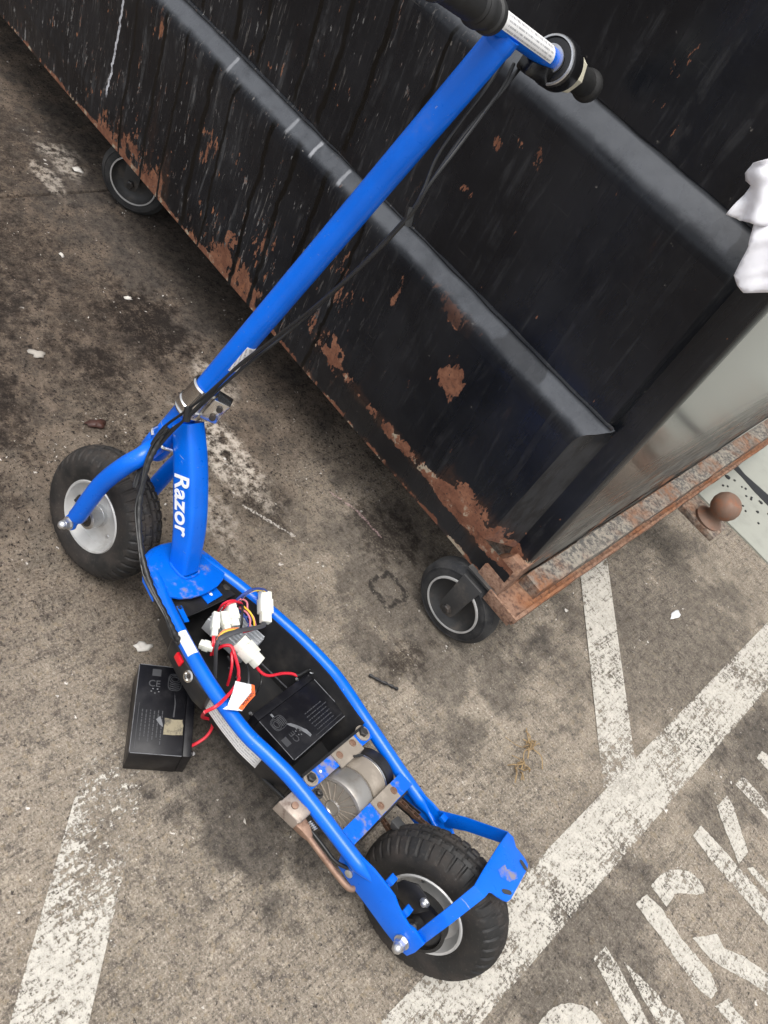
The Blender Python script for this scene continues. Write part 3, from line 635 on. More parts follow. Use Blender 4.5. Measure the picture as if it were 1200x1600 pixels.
# bevelled end of the lowest panel running into the corner post
bm = bmesh.new()
n = 12; A = []; B = []
for i in range(n+1):
    u = i/n; z = 0.266+(0.545-0.266)*u
    A.append(bm.verts.new((-0.282+0.010*u, Y0-0.004-0.002*u+0.004*math.sin(PI*u), z))); B.append(bm.verts.new((-0.236+0.001*u, Y0+0.041, z+0.004+0.048*u)))
for i in range(n): bm.faces.new((A[i], B[i], B[i+1], A[i+1]))
prev = A[n]
for (yy, zz), ec in list(zip(led1, [0.036, 0.035, 0.033, 0.030, 0.025, 0.016, 0.006, 0.002, 0.0]))[1:]:
    v = bm.verts.new((-0.236-ec, yy, zz)); bm.faces.new((prev, v, B[n])); prev = v
dobj('panel_end', bm, 'bevel')
for prof_, x_ in ((p2, -0.252), (led2, -0.252), (p3, -0.252)):
    bm = bmesh.new(); rw = []
    for yy, zz in prof_: rw.append((bm.verts.new((x_, yy, zz)), bm.verts.new((x_+0.010, Y0+0.044, zz))))
    for p, q in zip(rw, rw[1:]): bm.faces.new((p[0], p[1], q[1], q[0]))
    dobj('panel_end', bm, 'bin')
# corner post: flat strip with rounded outer edge, tapering at the foot
cp = []
for z, w in ((0.190, 0.03), (0.266, 0.045), (0.33, 0.058), (0.60, 0.062), (0.95, 0.066), (1.30, 0.066)):
    cp.append([(BX1-w, Y0+0.040, z), (BX1-0.014, Y0+0.0375, z), (BX1-0.004, Y0+0.040, z), (BX1, Y0+0.046, z), (BX1, Y0+0.07, z), (BX1-w, Y0+0.07, z)])
dobj('corner_post', loft(cp), 'bin')
dobj('corner_foot', loft([[(BX1-0.055, Y0-0.003, z), (BX1+0.002, Y0-0.003, z), (BX1+0.002, Y0+0.05, z), (BX1-0.055, Y0+0.05, z)] for z in (0.192, 0.225)] + [[(BX1-0.03, Y0+0.02, 0.268), (BX1+0.002, Y0+0.02, 0.268), (BX1+0.002, Y0+0.05, 0.268), (BX1-0.03, Y0+0.05, 0.268)]]), 'rust_orange')
# end wall (glossy enough to mirror the pale slab), back, floor, rim
sidem = T('end_wall_black_steel')
P_ = sidem.pos(); sx_, sy_, sz_ = sidem.sep(P_)
nn_ = sidem.noise(sidem.map(P_, (1, 4, 60)), 1.0, 5, 0.6); nb_ = sidem.noise(P_, 14, 6, 0.65)
scuff = sidem.M('MULTIPLY', sidem.ss(nn_, 0.38, 0.62), sidem.ss(sz_, 0.52, 0.26))
cc_ = sidem.mix(scuff, (0.012, 0.012, 0.012), sidem.mix(sidem.ss(nb_, .4, .6), (0.20, 0.19, 0.165), (0.10, 0.095, 0.085)))
rr_ = sidem.M('MULTIPLY', sidem.ss(nb_, 0.56, 0.62), sidem.ss(sz_, 0.30, 0.205))
cc_ = sidem.mix(rr_, cc_, (0.30, 0.14, 0.075))
ro_ = sidem.M('ADD', 0.20, sidem.M('MULTIPLY', sidem.M('MAXIMUM', scuff, rr_), 0.7))
sidem.p(col=cc_, rough=ro_, spec=0.6, coat=sidem.M('MULTIPLY', sidem.ss(sz_, 0.28, 0.5), 0.4), coatr=0.2, normal=sidem.bump(sidem.noise(P_, 3.0, 3), 0.05, 0.01))
YB = 2.62
bm = bmesh.new(); n = 14; rows = []
for i in range(n+1):
    yy = Y0+0.058+(YB-Y0-0.058)*i/n
    rows.append([bm.verts.new((BX1-0.001+0.006*mnoise.noise(V(yy*2, z*2, 3))*(0 if i == 0 else 1), yy, z)) for z in (0.20, 0.35, 0.55, 0.8, 1.05, 1.30)])
for p, q in zip(rows, rows[1:]):
    for j in range(5): bm.faces.new((p[j], q[j], q[j+1], p[j+1]))
dobj('end_wall', bm, sidem.m)
dobj('back_wall', box(((BX0+BX1)/2, YB+0.003, 0.745), (BX1-BX0, 0.006, 1.11)), 'bin')
dobj('end_wall', box((BX0-0.003, (Y0+YB)/2+.02, 0.745), (0.006, YB-Y0-.05, 1.11)), 'bin')
dobj('bin_floor', box(((BX0+BX1)/2, (Y0+YB)/2, 0.215), (BX1-BX0-0.02, YB-Y0-0.06, 0.008)), 'rust')
bm = bmesh.new()
for c, s in ((((BX0+BX1)/2, YB, 1.32), (BX1-BX0+.04, 0.05, 0.04)), ((BX1, (Y0+YB)/2, 1.32), (0.05, YB-Y0-.06, 0.04)), ((BX0, (Y0+YB)/2, 1.32), (0.05, YB-Y0-.06, 0.04)), (((BX0+BX1)/2, Y0+.055, 1.322), (BX1-BX0+.04, 0.05, 0.045))): add_box(bm, c, s)
dobj('top_rim', bm, 'bin', bevel=0.004)
# rusty channel along the foot of the end wall: top flange, web and turned-up outer lip
def rough_bar(x0, x1, z0, z1, y0, y1, seed, amp, n=60):
    rings = []
    for i in range(n+1):
        yy = y0+(y1-y0)*i/n
        j = lambda k: amp*mnoise.noise(V(yy*25, seed+k*3.3, 0.5))
        rings.append([(x0+j(0)*.4, yy, z0+j(1)), (x1+j(2), yy, z0+j(3)), (x1+j(4), yy, z1+j(5)), (x0+j(6)*.4, yy, z1+j(7))])
    return loft(rings)
dobj('channel_web', rough_bar(BX1-0.002, BX1+0.060, 0.176, 0.184, Y0-0.01, YB, 2.0, 0.002), 'rust_orange')
dobj('channel_lip', rough_bar(BX1+0.056, BX1+0.062, 0.182, 0.196, Y0-0.01, YB, 5.0, 0.002), 'rust_orange')
dobj('channel_bar', rough_bar(BX1+0.004, BX1+0.046, 0.183, 0.214, Y0+0.075, YB, 9.0, 0.003), 'flaking')
dobj('channel_end', box((BX1+0.022, Y0-0.012, 0.186), (0.07, 0.005, 0.030)), 'rust_orange', bevel=0.001)
# towing knob on a bracket under the channel
dobj('knob_bracket', box((-0.080, 1.845, 0.166), (0.11, 0.085, 0.018)), 'rust', bevel=0.003)
bm = lathe([(0, 0), (0.034, 0), (0.037, 0.014), (0.028, 0.020), (0.021, 0.030), (0.023, 0.040), (0.032, 0.050), (0.0365, 0.064), (0.0355, 0.078), (0.029, 0.090), (0.021, 0.097), (0.018, 0.098), (0, 0.0975)], (-0.070, 1.840, 0.168), (0.10, 0.0, 1), 28)
dobj('tow_knob', bm, 'knob', angle=60)
# casters
def caster(cx, cy, ang, parent=DB):
    """cx, cy wheel centre on the ground; ang direction of the axle towards the viewer"""
    ax = V(math.cos(ang), math.sin(ang), 0); fw = V(-ax.y, ax.x, 0); c = V(cx, cy, 0.092)-DO
    root = obj('caster', box(c+V(0, 0, 0.1015)+fw*0.012-ax*0.012, (0.066, 0.075, 0.005), (ax, fw, V(0, 0, 1))), 'grey_steel', parent)
    R0, W = 0.092, 0.046
    obj('tyre', lathe([(0.060, -W/2+.004), (0.064, -W/2), (0.074, -W/2-.001), (0.082, -W/2+.003), (0.088, -W/2+.009), (R0, -W/4), (R0, W/4), (0.088, W/2-.009), (0.082, W/2-.003), (0.0815, W/2-.0005), (0.0795, W/2+.0005), (0.079, W/2-.001), (0.072, W/2+.001), (0.064, W/2), (0.060, W/2-.004)], c, ax, 56, closed=True), 'caster_tyre', root, angle=30)
    obj('rim', lathe([(0.0, 0.002), (0.020, 0.002), (0.034, 0.004), (0.048, 0.006), (0.056, 0.013), (0.0585, 0.0245), (0.0625, 0.0248), (0.0625, -0.0248), (0.056, -0.020), (0.0, -0.004)], c, ax, 48), 'grey_steel', root)
    obj('rim_edge', lathe([(0.0585, 0.0225), (0.059, 0.0262), (0.0625, 0.0262), (0.063, 0.0225)], c, ax, 56, closed=True), 'rim', root)
    for s in (1, -1):
        o = c+ax*(0.034*s)
        q = [o+fw*-0.015+V(0, 0, -0.015), o+fw*0.0+V(0, 0, -0.020), o+fw*0.015+V(0, 0, -0.015), o+fw*0.020+V(0, 0, 0.0), o+fw*0.024+V(0, 0, 0.05), o+fw*0.030+V(0, 0, 0.099), o+fw*-0.018+V(0, 0, 0.099), o+fw*-0.019+V(0, 0, 0.04), o+fw*-0.020+V(0, 0, 0.0)]
        obj('fork_arm', prism(q, ax*0.005*s), 'grey_steel', root, bevel=0.001)
    obj('hub', lathe([(0, -0.036), (0.012, -0.036), (0.012, 0.030), (0.019, 0.0305), (0.019, 0.034), (0, 0.034)], c, ax, 20), 'dark_steel', root)
    obj('axle_bolt', lathe([(0, 0), (0.0105, 0), (0.0105, 0.007), (0.008, 0.009), (0, 0.009)], c+ax*0.039, ax, 6), 'dark_steel', root)
    return root
caster(-0.2446, 1.097, math.radians(-88))
caster(-1.627, 1.179, math.radians(-56))
caster(-2.95, 1.20, math.radians(-95)); caster(-0.36, 2.42, math.radians(-80))

# ================================================================== SCOOTER  (local frame: x forward, y left, z up; leaning to the right)
yaw, lean = 0.0904, 0.2565
f_ = V(-math.cos(yaw), -math.sin(yaw), 0)
l_ = V(math.sin(yaw), -math.cos(yaw), 0)*math.cos(lean)+V(0, 0, math.sin(lean))
u_ = f_.cross(l_)
SO = V(0.12837188, 0.6080938, 0.0005)
SM = Matrix(((f_.x, l_.x, u_.x, SO.x), (f_.y, l_.y, u_.y, SO.y), (f_.z, l_.z, u_.z, SO.z), (0, 0, 0, 1)))
SC = thing('electric_scooter', 'blue electric kick scooter with open battery bay leaning on the dumpster', 'scooter', mw=SM)
S = lambda name, bm, mat, parent=SC, **kw: obj(name, bm, mat, parent, **kw)
WZ, FX = 0.120, 0.826

# ---- wheels
def tyre_mesh():
    prof = [(0.062, 0.0290), (0.0665, 0.0325), (0.074, 0.0358), (0.084, 0.0372), (0.093, 0.0368), (0.0985, 0.0352), (0.1025, 0.0335), (0.1065, 0.0305), (0.1105, 0.0262),
            (0.1140, 0.0205), (0.1160, 0.0165), (0.1170, 0.0140), (0.1183, 0.0095), (0.1192, 0.0050), (0.1195, 0.0016)]
    prof = prof + [(r, -y) for r, y in prof[::-1]]
    n = 312; per = 8; bm = bmesh.new(); rings = []
    for k in range(n):
        th = 2*PI*k/n; ring = []
        ph = k % per
        for j, (r, y) in enumerate(prof):
            d = 0.0; off = 0
            ay = abs(y)
            if 0.0165 <= ay <= 0.0335 and r > 0.10:
                pp = (k + (per//2 if y < 0 else 0)) % per
                if pp in (0, 1): d = 0.0030
            if 0.0135 <= ay <= 0.0145: d = 0.0026
            if 0.0045 <= ay <= 0.0100:
                pp = (k + int(ay*500) + (3 if y < 0 else 0)) % per
                if pp == 0: d = 0.0022
            if abs(ay-0.0016) < 1e-4: d = 0.0022
            rr = r-d
            ring.append(bm.verts.new((math.cos(th)*rr, y, math.sin(th)*rr)))
        rings.append(ring)
    m = len(prof)
    for k in range(n):
        p, q = rings[k], rings[(k+1) % n]
        for j in range(m-1): bm.faces.new((p[j], p[j+1], q[j+1], q[j]))
        bm.faces.new((p[m-1], p[0], q[0], q[m-1]))
    return bm
def shift(bm, c):
    for v in bm.verts: v.co += V(c)
    return bm
def wheel(cx, front):
    c = V(cx, 0, WZ)
    w = S('wheel', lathe([(0.0, -0.018), (0.020, -0.018), (0.020, 0.018), (0.0, 0.018)], c, (0, 1, 0), 28), 'zinc')
    S('tyre', shift(tyre_mesh(), c), 'tyre', w, angle=28)
    S('rim', lathe([(0.0635, 0.0335), (0.0655, 0.031), (0.0625, 0.0285), (0.059, 0.020), (0.056, 0.010), (0.051, 0.005), (0.042, 0.0035), (0.034, 0.0075), (0.020, 0.0085), (0.020, -0.0085), (0.034, -0.0075), (0.042, -0.0035), (0.051, -0.005), (0.056, -0.010), (0.059, -0.020), (0.0625, -0.0285), (0.0655, -0.031), (0.0635, -0.0335),
                  (0.0605, -0.0325), (0.0565, -0.020), (0.053, -0.0125), (0.045, -0.0095), (0.020, -0.0115), (0.020, 0.0115), (0.045, 0.0095), (0.053, 0.0125), (0.0565, 0.020), (0.0605, 0.0325)], c, (0, 1, 0), 64, closed=True), 'rim', w, angle=40)
    for k in range(4):
        a = 2*PI*k/4+0.6
        p = c+V(math.cos(a)*0.040, 0.007, math.sin(a)*0.040)
        S('rim_bolt', lathe([(0, 0), (0.0045, 0), (0.0045, 0.003), (0.003, 0.004), (0, 0.004)], p, (0, 1, 0), 8), 'zinc', w)
    if front:
        S('hub', lathe([(0.0185, 0.0), (0.0195, 0.040), (0.017, 0.0415), (0.0145, 0.0415), (0.0145, 0.036), (0.0, 0.036)], c, (0, 1, 0), 32), 'zinc', w)
        S('bearing', lathe([(0.0142, 0.0365), (0.0142, 0.039), (0.008, 0.0405), (0.0, 0.0405)], c, (0, 1, 0), 24), 'dark_steel', w)
        S('hub', lathe([(0.0185, 0.0), (0.0195, -0.040), (0.015, -0.0415), (0.0, -0.0415)], c, (0, 1, 0), 32), 'zinc', w)
        S('valve', tube([c+V(0.052, 0.012, -0.006), c+V(0.047, 0.024, -0.010)], 0.0035, 10, 0), 'cable', w)
    return w
fw_ = wheel(FX, True)
rw_ = wheel(0.0, False)
S('axle', cyl((FX, -0.085, WZ), (FX, 0.088, WZ), 0.0055, 12), 'zinc', fw_)
S('axle', cyl((0, -0.102, WZ), (0, 0.102, WZ), 0.0055, 12), 'zinc', rw_)
# band brake on the left of the rear wheel
bd = S('brake_drum', lathe([(0.0, 0.058), (0.012, 0.058), (0.014, 0.050), (0.034, 0.049), (0.0395, 0.047), (0.041, 0.044), (0.041, 0.030), (0.034, 0.028), (0.0, 0.026)], (0, 0, WZ), (0, 1, 0), 48), 'plastic', rw_)
S('brake_band', lathe([(0.0425, 0.034), (0.0445, 0.034), (0.0445, 0.050), (0.0425, 0.050)], (0, 0, WZ), (0, 1, 0), 48, closed=True), 'dark_steel', bd)
S('drum_rim', lathe([(0.0415, 0.0495), (0.0415, 0.0515), (0.0465, 0.0515), (0.0465, 0.0495)], (0, 0, WZ), (0, 1, 0), 48, closed=True), 'gloss_black', bd)
S('hub_sleeve', lathe([(0.0195, 0.0), (0.0195, 0.030), (0.015, 0.030)], (0.0, 0, WZ), (0, 1, 0), 24), 'zinc', rw_)
bc = S('brake_cover', prism([V(0.062, 0.052, 0.128), V(0.058, 0.052, 0.160), V(0.040, 0.052, 0.178), V(0.018, 0.052, 0.176), V(0.004, 0.052, 0.160), V(0.012, 0.052, 0.132)], (0, 0.003, 0)), 'plastic', bd, bevel=0.001)
domenut(bd, (0.016, 0.055, 0.167), (0, 1, 0), 0.0055, 0.008, name='cover_bolt')
S('brake_arm', prism([V(0.062, 0.055, 0.135), V(0.075, 0.055, 0.150), V(0.068, 0.055, 0.156), V(0.052, 0.055, 0.142)], (0, 0.003, 0)), 'dark_steel', bd)
# sprocket and chain on the right
sp = bmesh.new(); pts = []
for k in range(50):
    a = 2*PI*k/50; r = 0.052 if k % 2 else 0.048; pts.append(V(math.cos(a)*r, -0.0545, WZ+math.sin(a)*r))
add_prism(sp, pts, (0, -0.003, 0)); S('sprocket', sp, 'dark_steel', rw_)
chain = bmesh.new(); MX, MZ = 0.198, 0.122
loop = []
a0 = math.asin((0.050-0.016)/math.hypot(MX, MZ-WZ))
for k in range(26): 
    a = PI/2+a0*-1 + (PI+2*a0)*k/25; loop.append(V(math.cos(a)*0.050, 0, WZ+math.sin(a)*0.050))
for k in range(1, 15): loop.append(loop[25].lerp(V(MX+0.004, 0, MZ-0.0155), k/15))
for k in range(9):
    a = -PI/2 + PI*k/8; loop.append(V(MX+math.cos(a)*0.016, 0, MZ+math.sin(a)*0.016))
e0 = loop[-1]
for k in range(1, 15): loop.append(e0.lerp(loop[0], k/15))
for i, p in enumerate(loop):
    q = loop[(i+1) % len(loop)]; d = (q-p).normalized(); up = V(0, 1, 0).cross(d)
    w = 0.0075 if i % 2 else 0.0055
    for s in (1, -1): add_box(chain, (p+q)/2+V(0, -0.056+s*w/2, 0), ((q-p).length*1.15, 0.0012, 0.0065), (d, V(0, 1, 0), up))
    add_box(chain, p+V(0, -0.056, 0), (0.004, 0.009, 0.004), (d, V(0, 1, 0), up))
S('drive_chain', chain, 'chain')
S('chain_guard', prism([V(0.10, -0.074, 0.128), V(0.17, -0.074, 0.112), V(0.17, -0.074, 0.135), V(0.10, -0.074, 0.15)], (0, 0.002, 0)), 'plastic')
S('chain_tensioner', loft([[V(0.118, -0.02, 0.150), V(0.124, -0.02, 0.162), V(0.126, -0.002, 0.162), V(0.120, -0.002, 0.150)], [V(0.088, -0.018, 0.152), V(0.090, -0.018, 0.164), V(0.092, 0.0, 0.164), V(0.090, 0.0, 0.152)], [V(0.066, -0.036, 0.152), V(0.068, -0.036, 0.162), V(0.070, -0.022, 0.162), V(0.068, -0.022, 0.152)]]), 'grey_steel', bevel=0.0015)
S('splash_guard', loft([[V(0.136, y, 0.10), V(0.140, y, 0.158), V(0.137, y, 0.158), V(0.133, y, 0.10)] for y in (-0.074, 0.012)]), 'plastic')

# ---- frame rails
RW = [(0.692, 0.0, 0.166), (0.689, 0.022, 0.166), (0.676, 0.042, 0.167), (0.640, 0.055, 0.169), (0.600, 0.071, 0.170), (0.550, 0.085, 0.170), (0.500, 0.097, 0.170), (0.450, 0.106, 0.170),
      (0.400, 0.111, 0.170), (0.355, 0.112, 0.170), (0.315, 0.106, 0.170), (0.270, 0.099, 0.168), (0.220, 0.095, 0.163), (0.170, 0.092, 0.157), (0.120, 0.090, 0.152), (0.095, 0.0875, 0.1495), (0.068, 0.082, 0.146)]
def railw(x):
    for (xa, ya, za), (xb, yb, zb) in zip(RW, RW[1:]):
        if xb <= x <= xa: return ya+(yb-ya)*(xa-x)/(xa-xb)
    return RW[-1][1]
rail_r = 0.0113
for s in (1, -1):
    S('frame_rail', tube([(x, y*s, z) for x, y, z in RW], [rail_r]*72+[rail_r*(1-0.12*k) for k in range(1, 6)]+[0.0045]*9, 18, 5), 'blue')
for s in (1, -1):
    ol = [(0.143, 0.137), (0.136, 0.116), (0.111, 0.112), (0.069, 0.109), (0.026, 0.105), (-0.006, 0.104), (-0.019, 0.108), (-0.0215, 0.125), (-0.020, 0.150), (0.003, 0.154), (0.012, 0.150), (0.024, 0.153), (0.040, 0.158), (0.052, 0.165), (0.070, 0.1675), (0.097, 0.168), (0.124, 0.164), (0.140, 0.155)]
    yy = 0.086 if s > 0 else -0.086
    dp = S('dropout_plate', prism([V(x, yy, z) for x, z in ol], (0, 0.0045*s, 0)), 'blue', bevel=0.0008)
    for (x, z) in ((0.071, 0.176), (0.026, 0.160)):
        S('plate_tab', box((x, (0.080 if s > 0 else -0.080), z-0.004), (0.011, 0.014, 0.008)), 'blue', dp, bevel=0.001)
    domenut(dp, (0, 0.091*s, WZ), (0, s, 0), 0.0088, 0.021)
    S('plate_bolt', lathe([(0, 0), (0.0065, 0), (0.0065, 0.003), (0.0045, 0.0045), (0, 0.0045)], (0.116, 0.0905*s, 0.126), (0, s, 0), 16), 'zinc', dp)
# fender hoop over the rear wheel
T1 = V(0, -0.003, 0)
hoop = S('fender_bracket', prism([V(-0.004, 0.060, 0.2655), V(-0.002, 0.030, 0.2655), V(0.000, -0.030, 0.2655), V(0.000, -0.064, 0.2655), V(-0.0105, -0.0655, 0.2655), V(-0.0215, -0.055, 0.2655), V(-0.029, -0.0545, 0.2655), V(-0.041, -0.053, 0.2655), V(-0.049, -0.049, 0.2655), V(-0.0515, -0.042, 0.2655), V(-0.054, 0.024, 0.2655), V(-0.052, 0.032, 0.2655), V(-0.047, 0.036, 0.2655), V(-0.036, 0.041, 0.2655), V(-0.029, 0.043, 0.2655), V(-0.025, 0.047, 0.2655), V(-0.024, 0.060, 0.2655)], (0, 0, -0.003)), 'blue', bevel=0.0007)
S('bracket_arm', ribbon([((-0.004, 0.060, 0.2655), (-0.024, 0.060, 0.2655)), ((-0.0015, 0.0835, 0.212), (-0.0205, 0.0835, 0.210)), ((-0.001, 0.0860, 0.205), (-0.020, 0.0860, 0.203)), ((-0.002, 0.0860, 0.150), (-0.0205, 0.0860, 0.146))],
       [(0, -0.002, -0.0025), (0, -0.003, -0.001), (0, -0.003, 0), (0, -0.003, 0)]), 'blue', hoop, bevel=0.0006)
S('bracket_arm', ribbon([((0.000, -0.064, 0.2655), (-0.0105, -0.0655, 0.2625)), ((-0.001, -0.069, 0.262), (-0.0155, -0.069, 0.246)), ((0.050, -0.086, 0.204), (0.034, -0.086, 0.187)), ((0.085, -0.088, 0.168), (0.058, -0.088, 0.158))],
       [(0, 0.002, -0.002), (0, 0.003, 0), (0, 0.003, 0), (0, 0.003, 0)]), 'blue', hoop, bevel=0.0006)
for y, dr in ((-0.040, (1, -0.3, 0)), (0.022, (1, 0.9, 0))):
    d = V(dr).normalized(); n_ = V(-d.y, d.x, 0); c = V(-0.044, y, 0.2660)
    S('slot', prism([c+d*(0.0055*math.cos(a)+(0.003 if math.cos(a) > 0 else -0.003))+n_*(0.0035*math.sin(a)) for a in [2*PI*k/16 for k in range(16)]], (0, 0, 0.0003)), 'grey_steel', hoop)
S('scuff', prism([V(-0.022, -0.012, 0.2658), V(-0.018, 0.006, 0.2658), V(-0.028, 0.012, 0.2658), V(-0.040, 0.004, 0.2658), V(-0.047, -0.014, 0.2658), V(-0.036, -0.022, 0.2658), V(-0.028, -0.008, 0.2658)], (0, 0, 0.0002)), 'blue_dirty', hoop)

# ---- neck: base plate, down tube, head tube
half = [(0.690, 0.026), (0.680, 0.047), (0.662, 0.060), (0.640, 0.067), (0.618, 0.072), (0.604, 0.064), (0.594, 0.050), (0.587, 0.030), (0.5845, 0.010)]
S('neck_plate', prism([V(x, y, 0.1795) for x, y in half]+[V(x, -y, 0.1795) for x, y in half[::-1]], (0, 0, -0.0045)), 'blue_worn', bevel=0.0012)
S('neck_skirt', loft([[V(0.690, 0.024, z), V(0.679, 0.046, z), V(0.660, 0.061, z), V(0.640, 0.066, z), V(0.620, 0.0715, z), V(0.620, 0.066, z), V(0.655, 0.055, z), V(0.680, 0.02, z), V(0.680, -0.02, z), V(0.655, -0.055, z), V(0.620, -0.066, z), V(0.620, -0.0715, z), V(0.640, -0.066, z), V(0.660, -0.061, z), V(0.679, -0.046, z), V(0.690, -0.024, z)] for z in (0.150, 0.1755)]), 'blue')
def srect(c, t, w, d, n=28, e=5.0):                     # rounded rectangle section: width w along y, depth d across
    t = V(t).normalized(); y = V(0, 1, 0); g = t.cross(y).normalized(); out = []
    for k in range(n):
        a = 2*PI*k/n; ca, sa = math.cos(a), math.sin(a)
        out.append(V(c)+y*(w/2*math.copysign(abs(ca)**(2/e), ca))+g*(d/2*math.copysign(abs(sa)**(2/e), sa)))
    return out
dtp = smooth_path([(0.768, 0, 0.388), (0.735, 0, 0.346), (0.700, 0, 0.294), (0.668, 0, 0.240), (0.642, 0, 0.177)], 8)
rings = []
N_ = len(dtp)
for i, p in enumerate(dtp):
    u = i/(N_-1); t = dtp[min(i+1, N_-1)]-dtp[max(i-1, 0)]
    rings.append(srect(p, t, 0.038+0.004*math.sin(PI*u), 0.040+0.006*math.sin(PI*min(1, u*1.1))))
DT = S('down_tube', loft(rings), 'blue', angle=50)
DTHW = 0.0212
put_text('lettering', 'Razor', 0.0425, (0.6935, DTHW+0.0004, 0.285), (-0.062, 0, -0.0945), (-0.835, 0, 0.55), 'white', DT, bold=0.0007, shear=0.10, depth=0.0004)
S('weld_bead', tube([(0.664, 0.0, 0.181), (0.659, 0.017, 0.181), (0.642, 0.0200, 0.181), (0.624, 0.017, 0.181), (0.620, 0, 0.181), (0.624, -0.017, 0.181), (0.642, -0.020, 0.181), (0.659, -0.017, 0.181), (0.664, 0, 0.181)], 0.0022, 8, 4), 'blue_dirty', DT)
AXT = V(0.655-0.833, 0, 1.07-0.12).normalized()
def on_axis(z): return V(0.833+(0.655-0.833)*(z-0.12)/0.95, 0, z)
S('head_tube', lathe([(0.0, 0), (0.0205, 0), (0.0215, 0.003), (0.0195, 0.006), (0.0195, 0.076), (0.0215, 0.079), (0.0205, 0.083), (0, 0.083)], on_axis(0.330), AXT, 32), 'blue')
# fork
FK = S('fork', lathe([(0.0, 0), (0.021, 0), (0.0225, 0.004), (0.0225, 0.026), (0.02, 0.03), (0, 0.03)], on_axis(0.296), AXT, 28), 'blue')
for s in (1, -1):
    S('fork_leg', tube([(0.790, 0.008*s, 0.322), (0.778, 0.038*s, 0.330), (0.773, 0.060*s, 0.322), (0.782, 0.072*s, 0.297), (0.800, 0.0755*s, 0.245), (0.810, 0.0745*s, 0.195), (0.8165, 0.0725*s, 0.155), (0.8195, 0.072*s, 0.141)], [0.0145]*42+[0.0135], 18, 6), 'blue', FK)
    S('fork_end', prism([V(FX+0.013*math.cos(a), 0.068*s, WZ+0.013*math.sin(a)) if math.sin(a) < 0.4 else V(FX-0.006+0.012*math.cos(a), 0.068*s, WZ+0.028) for a in [2*PI*k/20 for k in range(20)]], (0, 0.0055*s, 0)), 'blue', FK, bevel=0.0008)
    domenut(FK, (FX, 0.0745*s, WZ), (0, s, 0), 0.0085, 0.020)
S('cable_guide', tube([(0.782, 0.026, 0.345), (0.776, 0.036, 0.346), (0.764, 0.034, 0.345), (0.756, 0.020, 0.343)], 0.0028, 8, 6), 'chrome')
S('cable_guide', tube([(0.800, 0.020, 0.352), (0.798, 0.030, 0.350), (0.790, 0.034, 0.346)], 0.0028, 8, 6), 'chrome')
# clamp collar
CL = S('clamp_collar', lathe([(0.0185, 0), (0.0235, 0.000), (0.0243, 0.003), (0.0228, 0.006), (0.0228, 0.010), (0.0245, 0.012), (0.0245, 0.017), (0.0225, 0.019), (0.0215, 0.052), (0.0225, 0.055), (0.0205, 0.058), (0.0185, 0.058)], on_axis(0.4055), AXT, 36, closed=True), 'chrome')
cd = V(-0.62, -0.42, 0).normalized(); cs = V(0.42, -0.62, 0).normalized()
S('clamp_block', loft([[on_axis(z)+cd*0.018+cs*0.017, on_axis(z)+cd*0.045+cs*0.014, on_axis(z)+cd*0.045-cs*0.014, on_axis(z)+cd*0.018-cs*0.017] for z in (0.412, 0.456)]), 'chrome', CL, bevel=0.003)
for z in (0.424, 0.444):
    S('clamp_bolt', cyl(on_axis(z)+cd*0.034-cs*0.012, on_axis(z)+cd*0.034-cs*0.0195, 0.005, 12), 'dark_steel', CL)
    S('clamp_bolt', cyl(on_axis(z)+cd*0.032+cs*0.012, on_axis(z)+cd*0.032+cs*0.019, 0.005, 12), 'dark_steel', CL)
# stem and bar
ST = S('stem_tube', cyl(on_axis(0.452), on_axis(1.066), 0.0178, 36), 'blue')
BT = on_axis(1.070); by = V(0.035, 1, 0).normalized()
def bar(k): return BT+by*k
HB = S('handlebar', cyl(bar(-0.245), bar(0.245), 0.0127, 28), 'blue')
def cyl_patch(p, q, r, d0, a0, a1, n=14, th=0.0004):
    p, q = V(p), V(q); ax = (q-p).normalized(); d0 = V(d0); d0 = (d0-ax*d0.dot(ax)).normalized(); e0 = ax.cross(d0)
    g = lambda rr, o, a: o+(d0*math.cos(a)+e0*math.sin(a))*rr
    A_ = [a0+(a1-a0)*k/n for k in range(n+1)]
    return loft([[g(r, p, a), g(r, q, a), g(r+th, q, a), g(r+th, p, a)] for a in A_])
S('bar_label', cyl_patch(bar(-0.100), bar(0.038), 0.0129, (-1, 0.15, 0.25), -0.55, 1.15), label_material('bar_label_print', (1, 2), 4), HB)
S('stem_label', cyl_patch(on_axis(0.517), on_axis(0.567), 0.0180, (-1, 0.9, 0), 0.05, 0.95), label_material('stem_label_print', (2, 0), 5), ST)
S('weld_collar', lathe([(0.0178, 0), (0.0186, 0.006), (0.0180, 0.014), (0.014, 0.018)], on_axis(1.048), AXT, 32), 'blue', HB)
def bl(prof, k0, mat, name, parent, s=-1, seg=36):      # lathe on the bar from distance k0 outward on side s
    return S(name, lathe(prof, bar(k0*s), by*s, seg), mat, parent)
